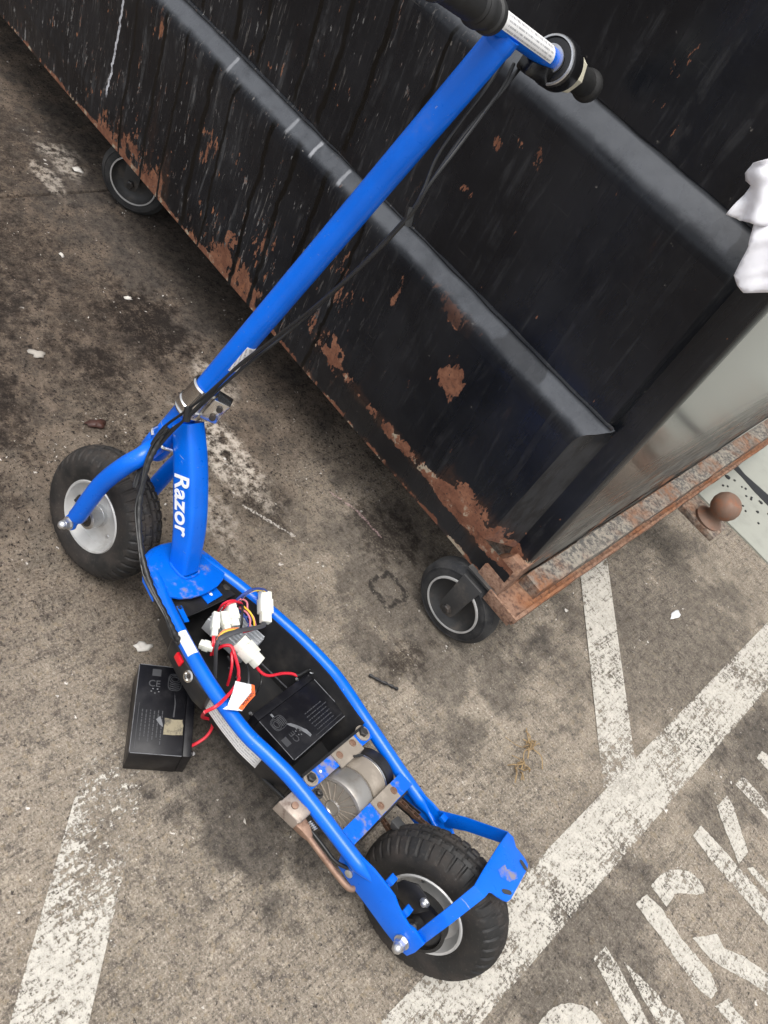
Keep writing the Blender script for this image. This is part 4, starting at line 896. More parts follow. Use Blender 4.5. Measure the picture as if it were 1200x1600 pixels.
# throttle on the right, grip and lever on the left
bl([(0.0127, 0), (0.0165, 0), (0.0165, 0.003), (0.0127, 0.003)], 0.117, 'zinc', 'bar_gasket', HB)
TH = bl([(0.0130, 0), (0.024, 0.000), (0.0285, 0.003), (0.0300, 0.007), (0.0300, 0.029), (0.0285, 0.033), (0.0130, 0.033)], 0.122, 'gloss_black', 'throttle', HB)
bl([(0.0255, -0.0012), (0.0275, -0.0012), (0.0285, 0.001), (0.0262, 0.001)], 0.1215, 'zinc', 'throttle_ring', TH)
bl([(0.0130, 0), (0.0268, 0), (0.0272, 0.004), (0.0262, 0.020), (0.021, 0.024), (0.013, 0.024)], 0.155, 'cream', 'throttle_collar', TH, seg=8)
S('throttle_cable_stop', loft([[bar(-0.075)+V(-0.006, 0, -0.012), bar(-0.075)+V(-0.006, 0, -0.028), bar(-0.075)+V(0.012, 0, -0.028), bar(-0.075)+V(0.012, 0, -0.012)], [bar(-0.13)+V(-0.016, 0, -0.004), bar(-0.13)+V(-0.014, 0, -0.028), bar(-0.13)+V(0.014, 0, -0.028), bar(-0.13)+V(0.016, 0, -0.004)]]), 'gloss_black', TH, bevel=0.003)
gp = [(0.0130, 0), (0.0185, 0.0)] + [(0.0178 if k % 2 else 0.0163, 0.004+k*0.0045) for k in range(15)] + [(0.0200, 0.072), (0.0212, 0.076), (0.0212, 0.080), (0.019, 0.082), (0.0, 0.083)]
bl(gp, 0.174, 'grip', 'grip', HB, seg=40)
bl([(0.0130, 0), (0.0185, 0.0), (0.0195, 0.003), (0.0195, 0.010), (0.017, 0.012), (0.017, 0.026), (0.0205, 0.028), (0.0205, 0.034), (0.018, 0.038), (0.013, 0.038)], 0.046, 'grip', 'lever_clamp', HB, s=1)
bl(gp, 0.086, 'grip', 'grip', HB, s=1, seg=40)
bl([(0.013, 0), (0.0178, 0.0), (0.0170, 0.05), (0.0, 0.083)], 0.165, 'grip', 'grip', HB, s=1)
S('brake_lever', tube([bar(0.062)+V(0.022, 0, -0.006), bar(0.085)+V(0.050, 0, -0.012), bar(0.14)+V(0.060, 0, -0.016), bar(0.21)+V(0.056, 0, -0.018)], [0.006]*7+[0.0055]*6+[0.005]*6, 10, 6), 'gloss_black', HB)

# ---- battery bay
TB0, TB1 = 0.262, 0.606
xs_ = [TB1-(TB1-TB0)*i/18 for i in range(19)]
ri, ro = [], []
for x in xs_:
    w = railw(x)-0.0105; wi = w-0.003; b = max(0.02, w-0.020)
    ri.append([V(x, -wi, 0.172), V(x, -(b-0.002), 0.088), V(x, 0, 0.0865), V(x, b-0.002, 0.088), V(x, wi, 0.172)])
    ro.append([V(x, -w, 0.172), V(x, -b, 0.084), V(x, 0, 0.0825), V(x, b, 0.084), V(x, w, 0.172)])
bm = bmesh.new()
I_ = [[bm.verts.new(p) for p in r] for r in ri]; O_ = [[bm.verts.new(p) for p in r] for r in ro]
for A_ in (I_, O_):
    for p, q in zip(A_, A_[1:]):
        for j in range(4): bm.faces.new((p[j], p[j+1], q[j+1], q[j]))
for p, q, p2, q2 in zip(I_, I_[1:], O_, O_[1:]):
    bm.faces.new((p[0], q[0], q2[0], p2[0])); bm.faces.new((p[4], p2[4], q2[4], q[4]))
for e in (0, -1):
    bm.faces.new(I_[e]); bm.faces.new(O_[e])
TUB = S('battery_tray', bm, 'plastic', angle=25)
S('tray_shelf', prism([V(0.606, railw(0.606)-0.016, 0.1655), V(0.566, railw(0.566)-0.016, 0.1655), V(0.566, -railw(0.566)+0.016, 0.1655), V(0.606, -railw(0.606)+0.016, 0.1655)], (0, 0, -0.004)), 'plastic', TUB)
S('shelf_tab', prism([V(0.596, 0.001, 0.1664), V(0.596, -0.036, 0.1664), V(0.573, -0.036, 0.1664), V(0.570, 0.001, 0.1664)], (0, 0, 0.003)), 'blue', TUB, bevel=0.0006)
S('tab_rivet', lathe([(0, 0), (0.0032, 0), (0.002, 0.0012), (0, 0.0014)], (0.583, -0.017, 0.1694), (0, 0, 1), 12), 'white', TUB)
for y in (0.052, -0.058):
    S('shelf_bolt', lathe([(0, 0), (0.007, 0), (0.007, 0.002), (0.004, 0.003), (0, 0.003)], (0.584, y, 0.1655), (0, 0, 1), 12), 'dark_steel', TUB)
S('rail_tab', prism([V(0.588, 0.056, 0.1665), V(0.558, 0.064, 0.1665), V(0.556, 0.056, 0.1665), V(0.586, 0.047, 0.1665)], (0, 0, 0.002)), 'blue', TUB)
S('tray_end', box((0.2600, 0, 0.128), (0.004, 0.165, 0.085)), 'plastic', TUB)
for x, y0, y1 in ((0.466, -0.072, -0.052), ):
    S('tray_rib', tube([(0.470, -0.060, 0.108), (0.395, -0.070, 0.108)], 0.0014, 6, 0), 'sleeve', TUB)
# side of the tray under the left rail: switch box and warning label
S('switch_box', loft([[V(x, railw(x)-0.010, 0.160), V(x, railw(x)+d, 0.152), V(x, railw(x)+d+0.001, 0.142), V(x, railw(x)+d-0.010, 0.106), V(x, railw(x)-0.026, 0.100)] for x, d in ((0.556, -0.006), (0.546, 0.0035), (0.500, 0.0045), (0.460, 0.0035), (0.440, -0.002))]), 'plastic', bevel=0.002)
S('power_switch', box((0.516, 0.0985, 0.145), (0.019, 0.006, 0.013), (V(1, -0.24, 0).normalized(), V(0.24, 1, 0).normalized(), V(0, 0, 1))), 'redswitch', bevel=0.0015)
S('charge_port', lathe([(0.0095, 0), (0.0095, 0.004), (0.0065, 0.005), (0.0055, 0.003), (0, 0.002)], (0.484, 0.1035, 0.145), (0.2, 1, 0.3), 24), 'chrome')
S('charge_port_pin', lathe([(0, 0), (0.0035, 0), (0.0025, 0.004), (0, 0.005)], (0.484, 0.105, 0.1455), (0.2, 1, 0.3), 12), 'dark_steel')
bm = bmesh.new(); A_ = []
for x in [0.446-0.128*i/10 for i in range(11)]:
    w = railw(x)-0.0105; b = w-0.020
    at = lambda z: V(x, b+(w-b)*(z-0.084)/0.088+0.0012, z)
    A_.append((bm.verts.new(at(0.166)), bm.verts.new(at(0.100))))
for p, q in zip(A_, A_[1:]): bm.faces.new((p[0], p[1], q[1], q[0]))
S('tray_label', bm, label_material('tray_label_print', (0, 2), 9, (0.90, 0.90, 0.89), (0.45, 0.45, 0.47)), TUB)
S('rail_label', cyl_patch((0.541, 0.0873, 0.170), (0.500, 0.097, 0.170), 0.0115, (-0.2, 0.55, 1), -0.75, 0.75), label_material('rail_label_print', (0, 2), 5))
S('sidewall_tray_skirt', loft([[V(x, railw(x)-0.012, 0.160), V(x, railw(x)-0.006, 0.156), V(x, railw(x)-0.012, 0.108), V(x, railw(x)-0.018, 0.100)] for x in (0.318, 0.300, 0.280, 0.262)]), 'plastic', TUB)

# ---- cross bars, motor
def crossbar(x, z, y0, y1, name, w=0.026):
    b = S(name, loft([[V(x-w/2, y, z), V(x+w/2, y, z), V(x+w/2, y, z-0.005), V(x+w/2-0.003, y, z-0.024), V(x+w/2-0.006, y, z-0.005), V(x-w/2, y, z-0.004)] for y in (y0, (y0+y1)/2, y1)]), 'blue_dirty')
    return b
cb1 = crossbar(0.249, 0.1660, -0.092, 0.088, 'cross_bar', 0.024)
cb2 = crossbar(0.153, 0.1640, -0.090, 0.084, 'cross_bar', 0.026)
def hole_bolt(x, y, z, parent, r=0.010, mat='dusty_steel'):
    b = S('mount_washer', lathe([(0, 0), (r, 0), (r, 0.0025), (r*0.75, 0.0032), (r*0.72, 0.002), (0, 0.002)], (x, y, z), (0, 0, 1), 20), mat, parent)
    S('mount_bolt', lathe([(0, 0), (r*0.58, 0), (r*0.58, 0.005), (r*0.4, 0.006), (0, 0.0045)], (x, y, z+0.002), (0, 0, 1), 6), 'dark_steel', b)
hole_bolt(0.250, 0.071, 0.1662, cb1, 0.0125); hole_bolt(0.252, -0.073, 0.1662, cb1, 0.0135); hole_bolt(0.227, 0.073, 0.160, cb1, 0.008, 'dark_steel')
for x, y in ((0.249, 0.046), ):
    S('bar_rivet', lathe([(0, 0), (0.0025, 0), (0.0018, 0.001), (0, 0.001)], (x, y, 0.1662), (0, 0, 1), 10), 'white', cb1)
MC = V(0.199, 0, 0.121)
MO = S('motor', lathe([(0.0, 0.032), (0.010, 0.032), (0.0115, 0.0345), (0.014, 0.0325), (0.043, 0.0305), (0.0465, 0.0335), (0.0505, 0.0325), (0.0525, 0.028), (0.0530, 0.022), (0.0530, 0.0), (0.0505, -0.004), (0.0445, -0.005), (0.0435, -0.048), (0.0448, -0.050), (0.0448, -0.053), (0.042, -0.055), (0.0, -0.055)], MC, (0, 1, 0), 64), 'motor', angle=30)
for k in range(18):
    a = 2*PI*k/18
    d = V(math.cos(a), 0, math.sin(a)); t = V(-math.sin(a), 0, math.cos(a))
    S('face_rib', box(MC+d*0.028+V(0, 0.0325, 0), (0.030, 0.0024, 0.0012), (d, V(0, 1, 0), t)), 'dusty_steel', MO)
S('motor_ring', lathe([(0.0450, -0.0495), (0.0458, -0.0495), (0.0458, -0.0525), (0.0450, -0.0525)], MC, (0, 1, 0), 48, closed=True), 'zinc', MO)
S('sprocket_cover', lathe([(0.0, -0.057), (0.038, -0.057), (0.043, -0.060), (0.043, -0.078), (0.038, -0.081), (0.0, -0.081)], MC, (0, 1, 0), 40), 'plastic', MO)
# dusty saddle clamped over the motor between the bars
def saddle(y0, y1, yb0, yb1):
    pr = [(0.262, 0.1690, y0, y1), (0.238, 0.1690, y0, y1), (0.232, 0.1685, y0, y1)]
    for k in range(11):
        a = math.radians(48+ (132-48)*k/10); pr.append((0.199+math.cos(a)*0.0463, 0.121+math.sin(a)*0.0463+0.001, yb0, yb1))
    pr += [(0.166, 0.1670, y0+0.006, y1), (0.160, 0.1672, y0+0.006, y1), (0.141, 0.1672, y0+0.006, y1)]
    rings = []
    for i, (x, z, a, b) in enumerate(pr): rings.append([V(x, a, z), V(x, b, z), V(x, b, z-0.0026), V(x, a, z-0.0026)])
    return loft(rings)
SD = S('motor_saddle', saddle(-0.052, 0.010, -0.046, -0.012), 'dusty_steel', angle=50)
for x, y, z in ((0.249, -0.002, 0.1690), (0.250, -0.040, 0.1690), (0.152, 0.000, 0.1672), (0.154, -0.042, 0.1672)):
    b = S('saddle_bolt', lathe([(0, 0), (0.0062, 0), (0.0062, 0.0012), (0.0042, 0.0016), (0.004, 0.0004), (0, 0.0004)], (x, y, z), (0, 0, 1), 16), 'copper_rust', SD)
S('saddle_slot', loft([[V(0.224, -0.040, 0.1675), V(0.228, -0.040, 0.1675), V(0.228, -0.040, 0.170), V(0.224, -0.040, 0.170)], [V(0.231, -0.022, 0.1685), V(0.235, -0.022, 0.1685), V(0.235, -0.022, 0.171), V(0.231, -0.022, 0.171)]]), 'dark_steel', SD)

# ---- kickstand
KS = S('kickstand', loft([[V(0.254, 0.103, 0.160), V(0.254, 0.128, 0.150), V(0.254, 0.128, 0.146), V(0.254, 0.103, 0.156)], [V(0.222, 0.103, 0.164), V(0.222, 0.128, 0.154), V(0.222, 0.128, 0.150), V(0.222, 0.103, 0.160)], [V(0.213, 0.105, 0.162), V(0.213, 0.125, 0.153), V(0.213, 0.125, 0.149), V(0.213, 0.105, 0.158)]]), 'kick', bevel=0.003)
S('bracket_side', loft([[V(0.255, 0.124, 0.152), V(0.255, 0.128, 0.150), V(0.255, 0.130, 0.132), V(0.255, 0.126, 0.132)], [V(0.215, 0.124, 0.154), V(0.215, 0.127, 0.152), V(0.215, 0.129, 0.138), V(0.215, 0.125, 0.138)]]), 'kick', KS, bevel=0.001)
S('bracket_rivet', lathe([(0, 0), (0.0055, 0), (0.005, 0.002), (0, 0.0028)], (0.236, 0.116, 0.1580), (0, 0.3, 1), 16), 'copper_rust', KS)
S('stand_knuckle', loft([[V(0.220, 0.108, 0.152), V(0.220, 0.127, 0.146), V(0.220, 0.125, 0.132), V(0.220, 0.108, 0.138)], [V(0.200, 0.110, 0.149), V(0.200, 0.124, 0.145), V(0.200, 0.123, 0.133), V(0.200, 0.110, 0.137)], [V(0.188, 0.114, 0.145), V(0.188, 0.122, 0.143), V(0.188, 0.121, 0.135), V(0.188, 0.114, 0.137)]]), 'copper_rust', KS, bevel=0.002)
S('stand_leg', tube([(0.194, 0.118, 0.140), (0.165, 0.118, 0.138), (0.130, 0.118, 0.136), (0.110, 0.117, 0.135), (0.102, 0.114, 0.134), (0.098, 0.109, 0.133)], 0.0045, 14, 6), 'copper_rust', KS)
S('stand_spring', tube([V(0.206-0.0004*k, 0.108+0.003*math.cos(k*PI/4), 0.150+0.003*math.sin(k*PI/4)) for k in range(36)], 0.0008, 6, 0), 'zinc', KS)
S('brake_cable', tube([(0.300, 0.090, 0.110), (0.255, 0.098, 0.128), (0.215, 0.102, 0.134), (0.170, 0.103, 0.134), (0.140, 0.100, 0.130), (0.110, 0.080, 0.128)], 0.0030, 10, 6), 'cable')

# ---- cables from the bar down the stem
CB = S('control_cable', tube([(0.662, -0.066, 1.044), (0.650, -0.050, 1.020), (0.640, -0.025, 0.990), (0.627, 0.010, 0.945), (0.622, 0.030, 0.900), (0.622, 0.030, 0.856), (0.642, 0.030, 0.767), (0.667, 0.030, 0.690), (0.690, 0.030, 0.629), (0.722, 0.032, 0.539), (0.742, 0.036, 0.470), (0.757, 0.040, 0.425), (0.776, 0.042, 0.370), (0.770, 0.055, 0.310), (0.752, 0.072, 0.285)], 0.0021, 8, 8), 'cable')
S('control_cable', tube([(0.672, -0.060, 1.040), (0.662, -0.040, 1.01), (0.656, -0.018, 0.960), (0.650, -0.004, 0.920), (0.636, 0.008, 0.885), (0.628, 0.020, 0.856), (0.642, 0.012, 0.795), (0.671, -0.002, 0.712), (0.699, 0.0, 0.620), (0.716, 0.026, 0.545), (0.735, 0.032, 0.475), (0.747, 0.038, 0.425), (0.765, 0.044, 0.370), (0.765, 0.058, 0.305), (0.748, 0.074, 0.283)], 0.0021, 8, 8), 'cable')
S('control_cable', tube([(0.662, -0.085, 1.042), (0.652, -0.055, 1.005), (0.645, -0.020, 0.955), (0.628, 0.018, 0.890), (0.627, 0.026, 0.852), (0.644, 0.026, 0.772), (0.669, 0.022, 0.695), (0.694, 0.022, 0.622), (0.722, 0.028, 0.548), (0.738, 0.034, 0.475), (0.746, 0.041, 0.430), (0.758, 0.046, 0.375), (0.760, 0.060, 0.310), (0.746, 0.074, 0.285)], 0.0022, 8, 8), 'cable')
for zc, c in ((0.856, (0.624, 0.026, 0.856)), (0.43, (0.750, 0.040, 0.428))):
    S('cable_tie', tube([V(c)+V(0.004, 0.0, 0.010), V(c)-V(0.004, 0.0, 0.010)], 0.0058, 8, 0), 'cable', CB)
sl = [(0.769, 0.04, 0.383), (0.764, 0.05, 0.353), (0.755, 0.062, 0.328), (0.738, 0.072, 0.295), (0.714, 0.082, 0.265), (0.677, 0.094, 0.236), (0.641, 0.104, 0.22), (0.608, 0.108, 0.207), (0.572, 0.108, 0.195), (0.545, 0.104, 0.18), (0.529, 0.098, 0.169)]
S('braided_sleeve', tube(sl, [0.0048+0.0007*math.sin(i*2.1) for i in range(10*7+1)], 10, 7), 'cable', CB)
S('loose_wire', tube([V(p)+V(0.006*math.sin(i*2), 0.004, 0.005*math.cos(i*1.7)) for i, p in enumerate(sl)], 0.0016, 6, 6), 'cable', CB)
S('loose_wire', tube([V(p)+V(-0.005*math.cos(i*2.3), 0.005, 0.004*math.sin(i*1.9)) for i, p in enumerate(sl)], 0.0016, 6, 6), 'cable', CB)

# ---- wiring in the bay
cfl = S('motor_controller', box((0.519, -0.038, 0.128), (0.088, 0.056, 0.026), (V(0.985, 0.17, 0), V(-0.17, 0.985, 0), V(0, 0, 1))), 'fins', bevel=0.0012)
for k in range(7):
    S('heat_sink_fin', box(V(0.519, -0.038, 0.1435)+V(-0.17, 0.985, 0)*(-0.024+k*0.008), (0.086, 0.0028, 0.006), (V(0.985, 0.17, 0), V(-0.17, 0.985, 0), V(0, 0, 1))), 'fins', cfl)
def connector(p, q, w, h, latch=True):
    p, q = V(p), V(q); d = (q-p).normalized(); a, b = frame_of(d); L = (q-p).length
    c = S('wire_connector', box(p.lerp(q, 0.27), (L*0.5, w, h), (d, a, b)), 'nylon', bevel=0.0012)
    S('plug_half', box(p.lerp(q, 0.5), (L*0.46, w*1.16, h*1.14), (d, a, b)), 'nylon', c, bevel=0.001)
    S('plug_half', box(p.lerp(q, 0.82), (L*0.40, w*0.86, h*0.9), (d, a, b)), 'nylon', c, bevel=0.001)
    if latch: S('latch', box(p.lerp(q, 0.45)+b*(h*0.62), (L*0.34, w*0.3, h*0.18), (d, a, b)), 'nylon', c, bevel=0.0005)
    return c
connector((0.534, -0.085, 0.200), (0.490, -0.053, 0.186), 0.020, 0.014)
connector((0.484, 0.020, 0.186), (0.438, 0.008, 0.176), 0.024, 0.016)
connector((0.543, 0.018, 0.187), (0.513, 0.043, 0.176), 0.011, 0.010)
connector((0.540, 0.002, 0.182), (0.510, 0.016, 0.176), 0.013, 0.012)
connector((0.545, -0.014, 0.192), (0.510, 0.000, 0.181), 0.015, 0.012)
connector((0.519, 0.060, 0.158), (0.500, 0.050, 0.164), 0.013, 0.010, False)
WIRES = [
 ('red', 0.0021, [(0.551,-0.007,0.165),(0.549,-0.001,0.19),(0.545,-0.009,0.2),(0.54,-0.026,0.195),(0.534,-0.035,0.18)]),
 ('red', 0.0019, [(0.547,-0.010,0.165),(0.543,-0.001,0.195),(0.541,-0.014,0.2),(0.536,-0.035,0.19),(0.528,-0.04,0.17)]),
 ('pink', 0.0016, [(0.545,-0.02,0.17),(0.541,-0.026,0.2),(0.533,-0.040,0.196),(0.522,-0.038,0.188),(0.508,-0.040,0.185),(0.495,-0.038,0.178)]),
 ('bluew', 0.0020, [(0.536,-0.020,0.17),(0.54,-0.023,0.187),(0.542,-0.022,0.2),(0.54,-0.027,0.215),(0.539,-0.044,0.22),(0.535,-0.065,0.215),(0.533,-0.080,0.204)]),
 ('yellow', 0.0018, [(0.541,-0.030,0.18),(0.541,-0.034,0.19),(0.539,-0.034,0.211),(0.537,-0.048,0.2165),(0.534,-0.07,0.211),(0.531,-0.084,0.204)]),
 ('bluew', 0.0020, [(0.541,-0.026,0.18),(0.540,-0.030,0.2),(0.5385,-0.032,0.213),(0.5375,-0.050,0.2195),(0.534,-0.072,0.2125),(0.530,-0.086,0.203)]),
 ('red', 0.0022, [(0.492,-0.055,0.186),(0.488,-0.046,0.184),(0.491,-0.033,0.178),(0.500,-0.020,0.165)]),
 ('yellow', 0.0016, [(0.53,-0.034,0.19),(0.515,-0.034,0.192),(0.502,-0.035,0.186),(0.494,-0.034,0.178)]),
 ('bluew', 0.0018, [(0.531,-0.030,0.18),(0.520,-0.026,0.186),(0.512,-0.024,0.186),(0.506,-0.030,0.178)]),
 ('pink', 0.0016, [(0.533,-0.030,0.185),(0.518,-0.030,0.190),(0.507,-0.030,0.186),(0.497,-0.026,0.178)]),
 ('bluew', 0.0016, [(0.528,-0.036,0.18),(0.516,-0.020,0.188),(0.509,-0.036,0.184),(0.500,-0.026,0.174)]),
 ('orange', 0.0018, [(0.500,0.008,0.191),(0.506,0.022,0.190),(0.509,0.034,0.186),(0.505,0.044,0.181),(0.498,0.050,0.172)]),
 ('yellow', 0.0012, [(0.499,0.012,0.192),(0.505,0.026,0.190),(0.507,0.038,0.185),(0.503,0.047,0.179)]),
 ('red', 0.0017, [(0.517,0.040,0.176),(0.508,0.046,0.174),(0.500,0.049,0.168),(0.494,0.046,0.15)]),
 ('red', 0.0017, [(0.514,0.044,0.175),(0.506,0.050,0.172),(0.500,0.052,0.165),(0.496,0.05,0.15)]),
 ('pink', 0.0017, [(0.511,0.018,0.178),(0.505,0.032,0.178),(0.502,0.045,0.172),(0.500,0.05,0.16)]),
 ('pink', 0.0017, [(0.500,0.050,0.164),(0.499,0.045,0.172),(0.502,0.036,0.174)]),
 ('cable', 0.0020, [(0.536,-0.026,0.19),(0.530,-0.026,0.197),(0.518,-0.016,0.194),(0.508,-0.010,0.188),(0.500,-0.006,0.175)]),
 ('red', 0.0027, [(0.5,0.047,0.15),(0.496,0.041,0.163),(0.491,0.039,0.175),(0.483,0.034,0.18),(0.468,0.036,0.175),(0.447,0.05,0.178),(0.435,0.065,0.184),(0.428,0.075,0.19),(0.419,0.098,0.192),(0.414,0.12,0.19),(0.412,0.138,0.187),(0.417,0.147,0.174)]),
 ('red', 0.0023, [(0.478,0.030,0.17),(0.474,0.036,0.172),(0.462,0.042,0.165),(0.452,0.046,0.150),(0.446,0.045,0.13)]),
 ('cable', 0.0020, [(0.478,0.034,0.16),(0.462,0.036,0.158),(0.448,0.030,0.14),(0.440,0.025,0.12)]),
 ('red', 0.0025, [(0.452,0.012,0.176),(0.445,0.012,0.172),(0.435,0.008,0.166),(0.424,0.002,0.161),(0.416,-0.010,0.158),(0.409,-0.035,0.156),(0.401,-0.053,0.154),(0.393,-0.061,0.153)]),
 ('cable', 0.0022, [(0.398,-0.057,0.1535),(0.392,-0.063,0.154),(0.391,-0.073,0.156),(0.390,-0.083,0.157),(0.387,-0.093,0.152)]),
 ('cable', 0.0012, [(0.448,0.010,0.174),(0.440,0.010,0.17),(0.428,0.0,0.155),(0.415,0.008,0.15),(0.408,0.014,0.13)]),
 ('sleeve', 0.0016, [(0.480,-0.02,0.13),(0.45,0.0,0.14),(0.43,0.02,0.145),(0.412,0.03,0.13)]),
 ('sleeve', 0.0016, [(0.470,0.02,0.13),(0.445,0.032,0.142),(0.428,0.04,0.14),(0.41,0.045,0.12)]),
]
for i, (m, r, pts) in enumerate(WIRES):
    S('wire', tube(pts, r, 8, 7), m)
S('heat_sleeve', tube([(0.490,-0.050,0.186),(0.486,-0.040,0.188),(0.488,-0.020,0.191),(0.495,0.009,0.192),(0.500,0.032,0.187),(0.501,0.046,0.181),(0.494,0.051,0.168),(0.480,0.048,0.14),(0.470,0.046,0.12)], [0.0042]*21+[0.0052]*14+[0.0036]*22, 10, 7, squash=0.6), 'sleeve')
S('ring_terminal', tube([V(0.386+0.004*math.cos(a), -0.094+0.004*math.sin(a), 0.1525) for a in [2*PI*k/12 for k in range(13)]], 0.0012, 6, 0), 'zinc')
# folded tag on the red wire
tg = [(0.4265,0.0890,0.1975),(0.4150,0.1040,0.1945),(0.4030,0.1240,0.1905),(0.4030,0.1330,0.1890),(0.3855,0.1075,0.1885),(0.3900,0.0920,0.1925),(0.3925,0.0770,0.1965),(0.4055,0.0690,0.2005),(0.4160,0.0790,0.1990)]
TG = S('warning_tag', prism(tg, (0.0, 0.0, 0.0006)), label_material('tag_print', (1, 0), 8, ink=(0.35, 0.38, 0.42)))
S('tag_band', prism([V(p)+V(0, 0, 0.0008) for p in [(0.3870,0.1055,0.1888),(0.3858,0.1072,0.1886),(0.3898,0.0920,0.1926),(0.3925,0.0772,0.1966),(0.4050,0.0692,0.2005),(0.4088,0.0722,0.2000),(0.3990,0.0800,0.1970),(0.3960,0.0935,0.1930),(0.3915,0.1115,0.1890)]][1:], (0, 0, 0.0003)), 'orange_print', TG)
put_text('lettering', 'WARNING', 0.0068, (0.3948, 0.0875, 0.1960), (0.20, -0.9, 0.2), (0.9, 0.25, 0.1), 'ink', TG, bold=0.0001, depth=0.0002)

# ================================================================== BATTERIES
def battery(mw, label, group, tornlabel):
    """local: x long side (151 mm), y towards the lid (94 mm), z up (65 mm)"""
    b = thing('battery', label, 'battery', mw=mw, group=group)
    Lx, Ly, Lz = 0.150, 0.080, 0.065
    B = lambda name, bm, mat, parent=b, **kw: obj(name, bm, mat, parent, **kw)
    case = B('case', loft([[V(-Lx/2, -0.047, 0.0005), V(Lx/2, -0.047, 0.0005), V(Lx/2, -0.047, Lz), V(-Lx/2, -0.047, Lz)], [V(-Lx/2, 0.033, 0.0005), V(Lx/2, 0.033, 0.0005), V(Lx/2, 0.033, Lz), V(-Lx/2, 0.033, Lz)]]), 'battery', bevel=0.0012)
    B('lid', box((0, 0.0402, Lz/2+0.0003), (Lx-0.001, 0.0136, Lz-0.0012)), 'battery', bevel=0.0012)
    e = 0.0006
    for p, q in (((-Lx/2+.002, -0.0466, Lz+.0001), (Lx/2-.002, -0.0466, Lz+.0001)), ((Lx/2-.0004, -0.045, Lz+.0001), (Lx/2-.0004, 0.032, Lz+.0001)), ((-Lx/2+.0004, -0.045, Lz), (-Lx/2+.0004, 0.032, Lz))):
        B('rubbed_edge', tube([V(p), V(p).lerp(V(q), .33)+V(0, 0, .0001), V(p).lerp(V(q), .66), V(q)], e, 6, 3), 'edge', case)
    zt = Lz+0.0001
    # moulded oval emblem: outer outline, inner ring, slanted bars
    c = V(-0.048, 0.012, zt)
    def oval(cx, cy, a, bb, r, n=36): return [V(cx+a*math.cos(2*PI*k/n), cy+bb*math.sin(2*PI*k/n), zt) for k in range(n+1)]
    em = B('emblem', tube([V(c.x+math.copysign(abs(math.cos(t))**.6, math.cos(t))*0.0145, c.y+math.copysign(abs(math.sin(t))**.6, math.sin(t))*0.0105, zt) for t in [2*PI*k/36 for k in range(37)]], 0.0006, 6, 0), 'emboss', case)
    B('emblem_ring', tube(oval(c.x-0.0055, c.y, 0.0072, 0.0088, 0), 0.0007, 6, 0), 'emboss', em)
    B('emblem_ring', tube(oval(c.x-0.0055, c.y, 0.0042, 0.0056, 0), 0.0007, 6, 0), 'emboss', em)
    for k in range(3):
        B('emblem_bar', tube([V(c.x+0.003+k*0.0036, c.y-0.008, zt), V(c.x+0.0045+k*0.0036, c.y, zt), V(c.x+0.003+k*0.0036, c.y+0.008, zt)], 0.0008, 6, 4), 'emboss', em)
    put_text('lettering', 'CE', 0.016, (-0.042, -0.020, zt-0.0002), (0, 1, 0), (-1, 0, 0), 'emboss', case, bold=0.0001, depth=0.0003)
    for k in range(5):                                   # small recycling marks
        a = 2*PI*k/5; B('print_mark', box((-0.030+0.004*math.cos(a), -0.018+0.006*math.sin(a), zt), (0.0016, 0.0024, 0.0004)), 'edge', case)
    B('print_block', box((-0.062, -0.018, zt), (0.012, 0.014, 0.0003)), 'emboss', case)
    for k in range(6):                                   # lines of small print
        x0, x1 = 0.002+0.003*random.random(), 0.045+0.012*random.random(); y = -0.034+k*0.0062
        bm = bmesh.new(); x = x0
        while x < x1:
            w = random.uniform(0.002, 0.007); add_box(bm, (x+w/2, y, zt), (w, 0.0016, 0.0003)); x += w+random.uniform(0.0008, 0.002)
        B('print_line', bm, 'emboss', case)
    B('print_line', box((0.030, -0.040, zt), (0.075, 0.0007, 0.0003)), 'emboss', case)
    for x in (-0.062, 0.062):
        t = B('terminal', prism([V(x-0.0032, 0.047, 0.048), V(x+0.0032, 0.047, 0.048), V(x+0.0032, 0.0535, 0.048), V(x+0.0015, 0.0555, 0.048), V(x-0.0015, 0.0555, 0.048), V(x-0.0032, 0.0535, 0.048)], (0, 0, 0.0009)), 'zinc')
        B('terminal_boot', tube([(x, 0.0465, 0.0485), (x, 0.0515, 0.0485)], 0.0045, 10, 0), 'plastic', t)
    if tornlabel:
        random.seed(5); pts = []
        for u, v in ((0, 0), (.25, .02), (.5, 0), (.75, .03), (1, 0), (1, .5), (.98, 1), (.7, .96), (.45, 1), (.2, .9), (.03, .95), (.06, .5)): pts.append(V(0.014+u*0.027+random.uniform(-.001, .001), 0.0005+v*0.031+random.uniform(-.001, .001), zt))
        B('torn_label', prism(pts, (0, 0, 0.0003)), 'tan', case)
        B('scuff', prism([V(0.012, -0.006, zt), V(0.022, -0.002, zt), V(0.030, 0.0, zt), (0.026, -0.006, zt), V(0.018, -0.012, zt)], (0, 0, 0.0002)), 'edge', case)
        B('scuff', prism([V(-0.030, 0.013, zt), V(-0.010, 0.0145, zt), V(0.012, 0.0135, zt), V(0.012, 0.016, zt), V(-0.012, 0.0165, zt)], (0, 0, 0.0002)), 'emboss', case)
    else:
        B('scuff', prism([V(-0.038, 0.004, zt), V(-0.030, 0.000, zt), V(-0.022, -0.010, zt), V(-0.014, -0.024, zt), V(-0.013, -0.034, zt), V(-0.018, -0.036, zt), V(-0.021, -0.026, zt), V(-0.026, -0.014, zt), V(-0.034, -0.004, zt)], (0, 0, 0.0002)), 'edge', case)
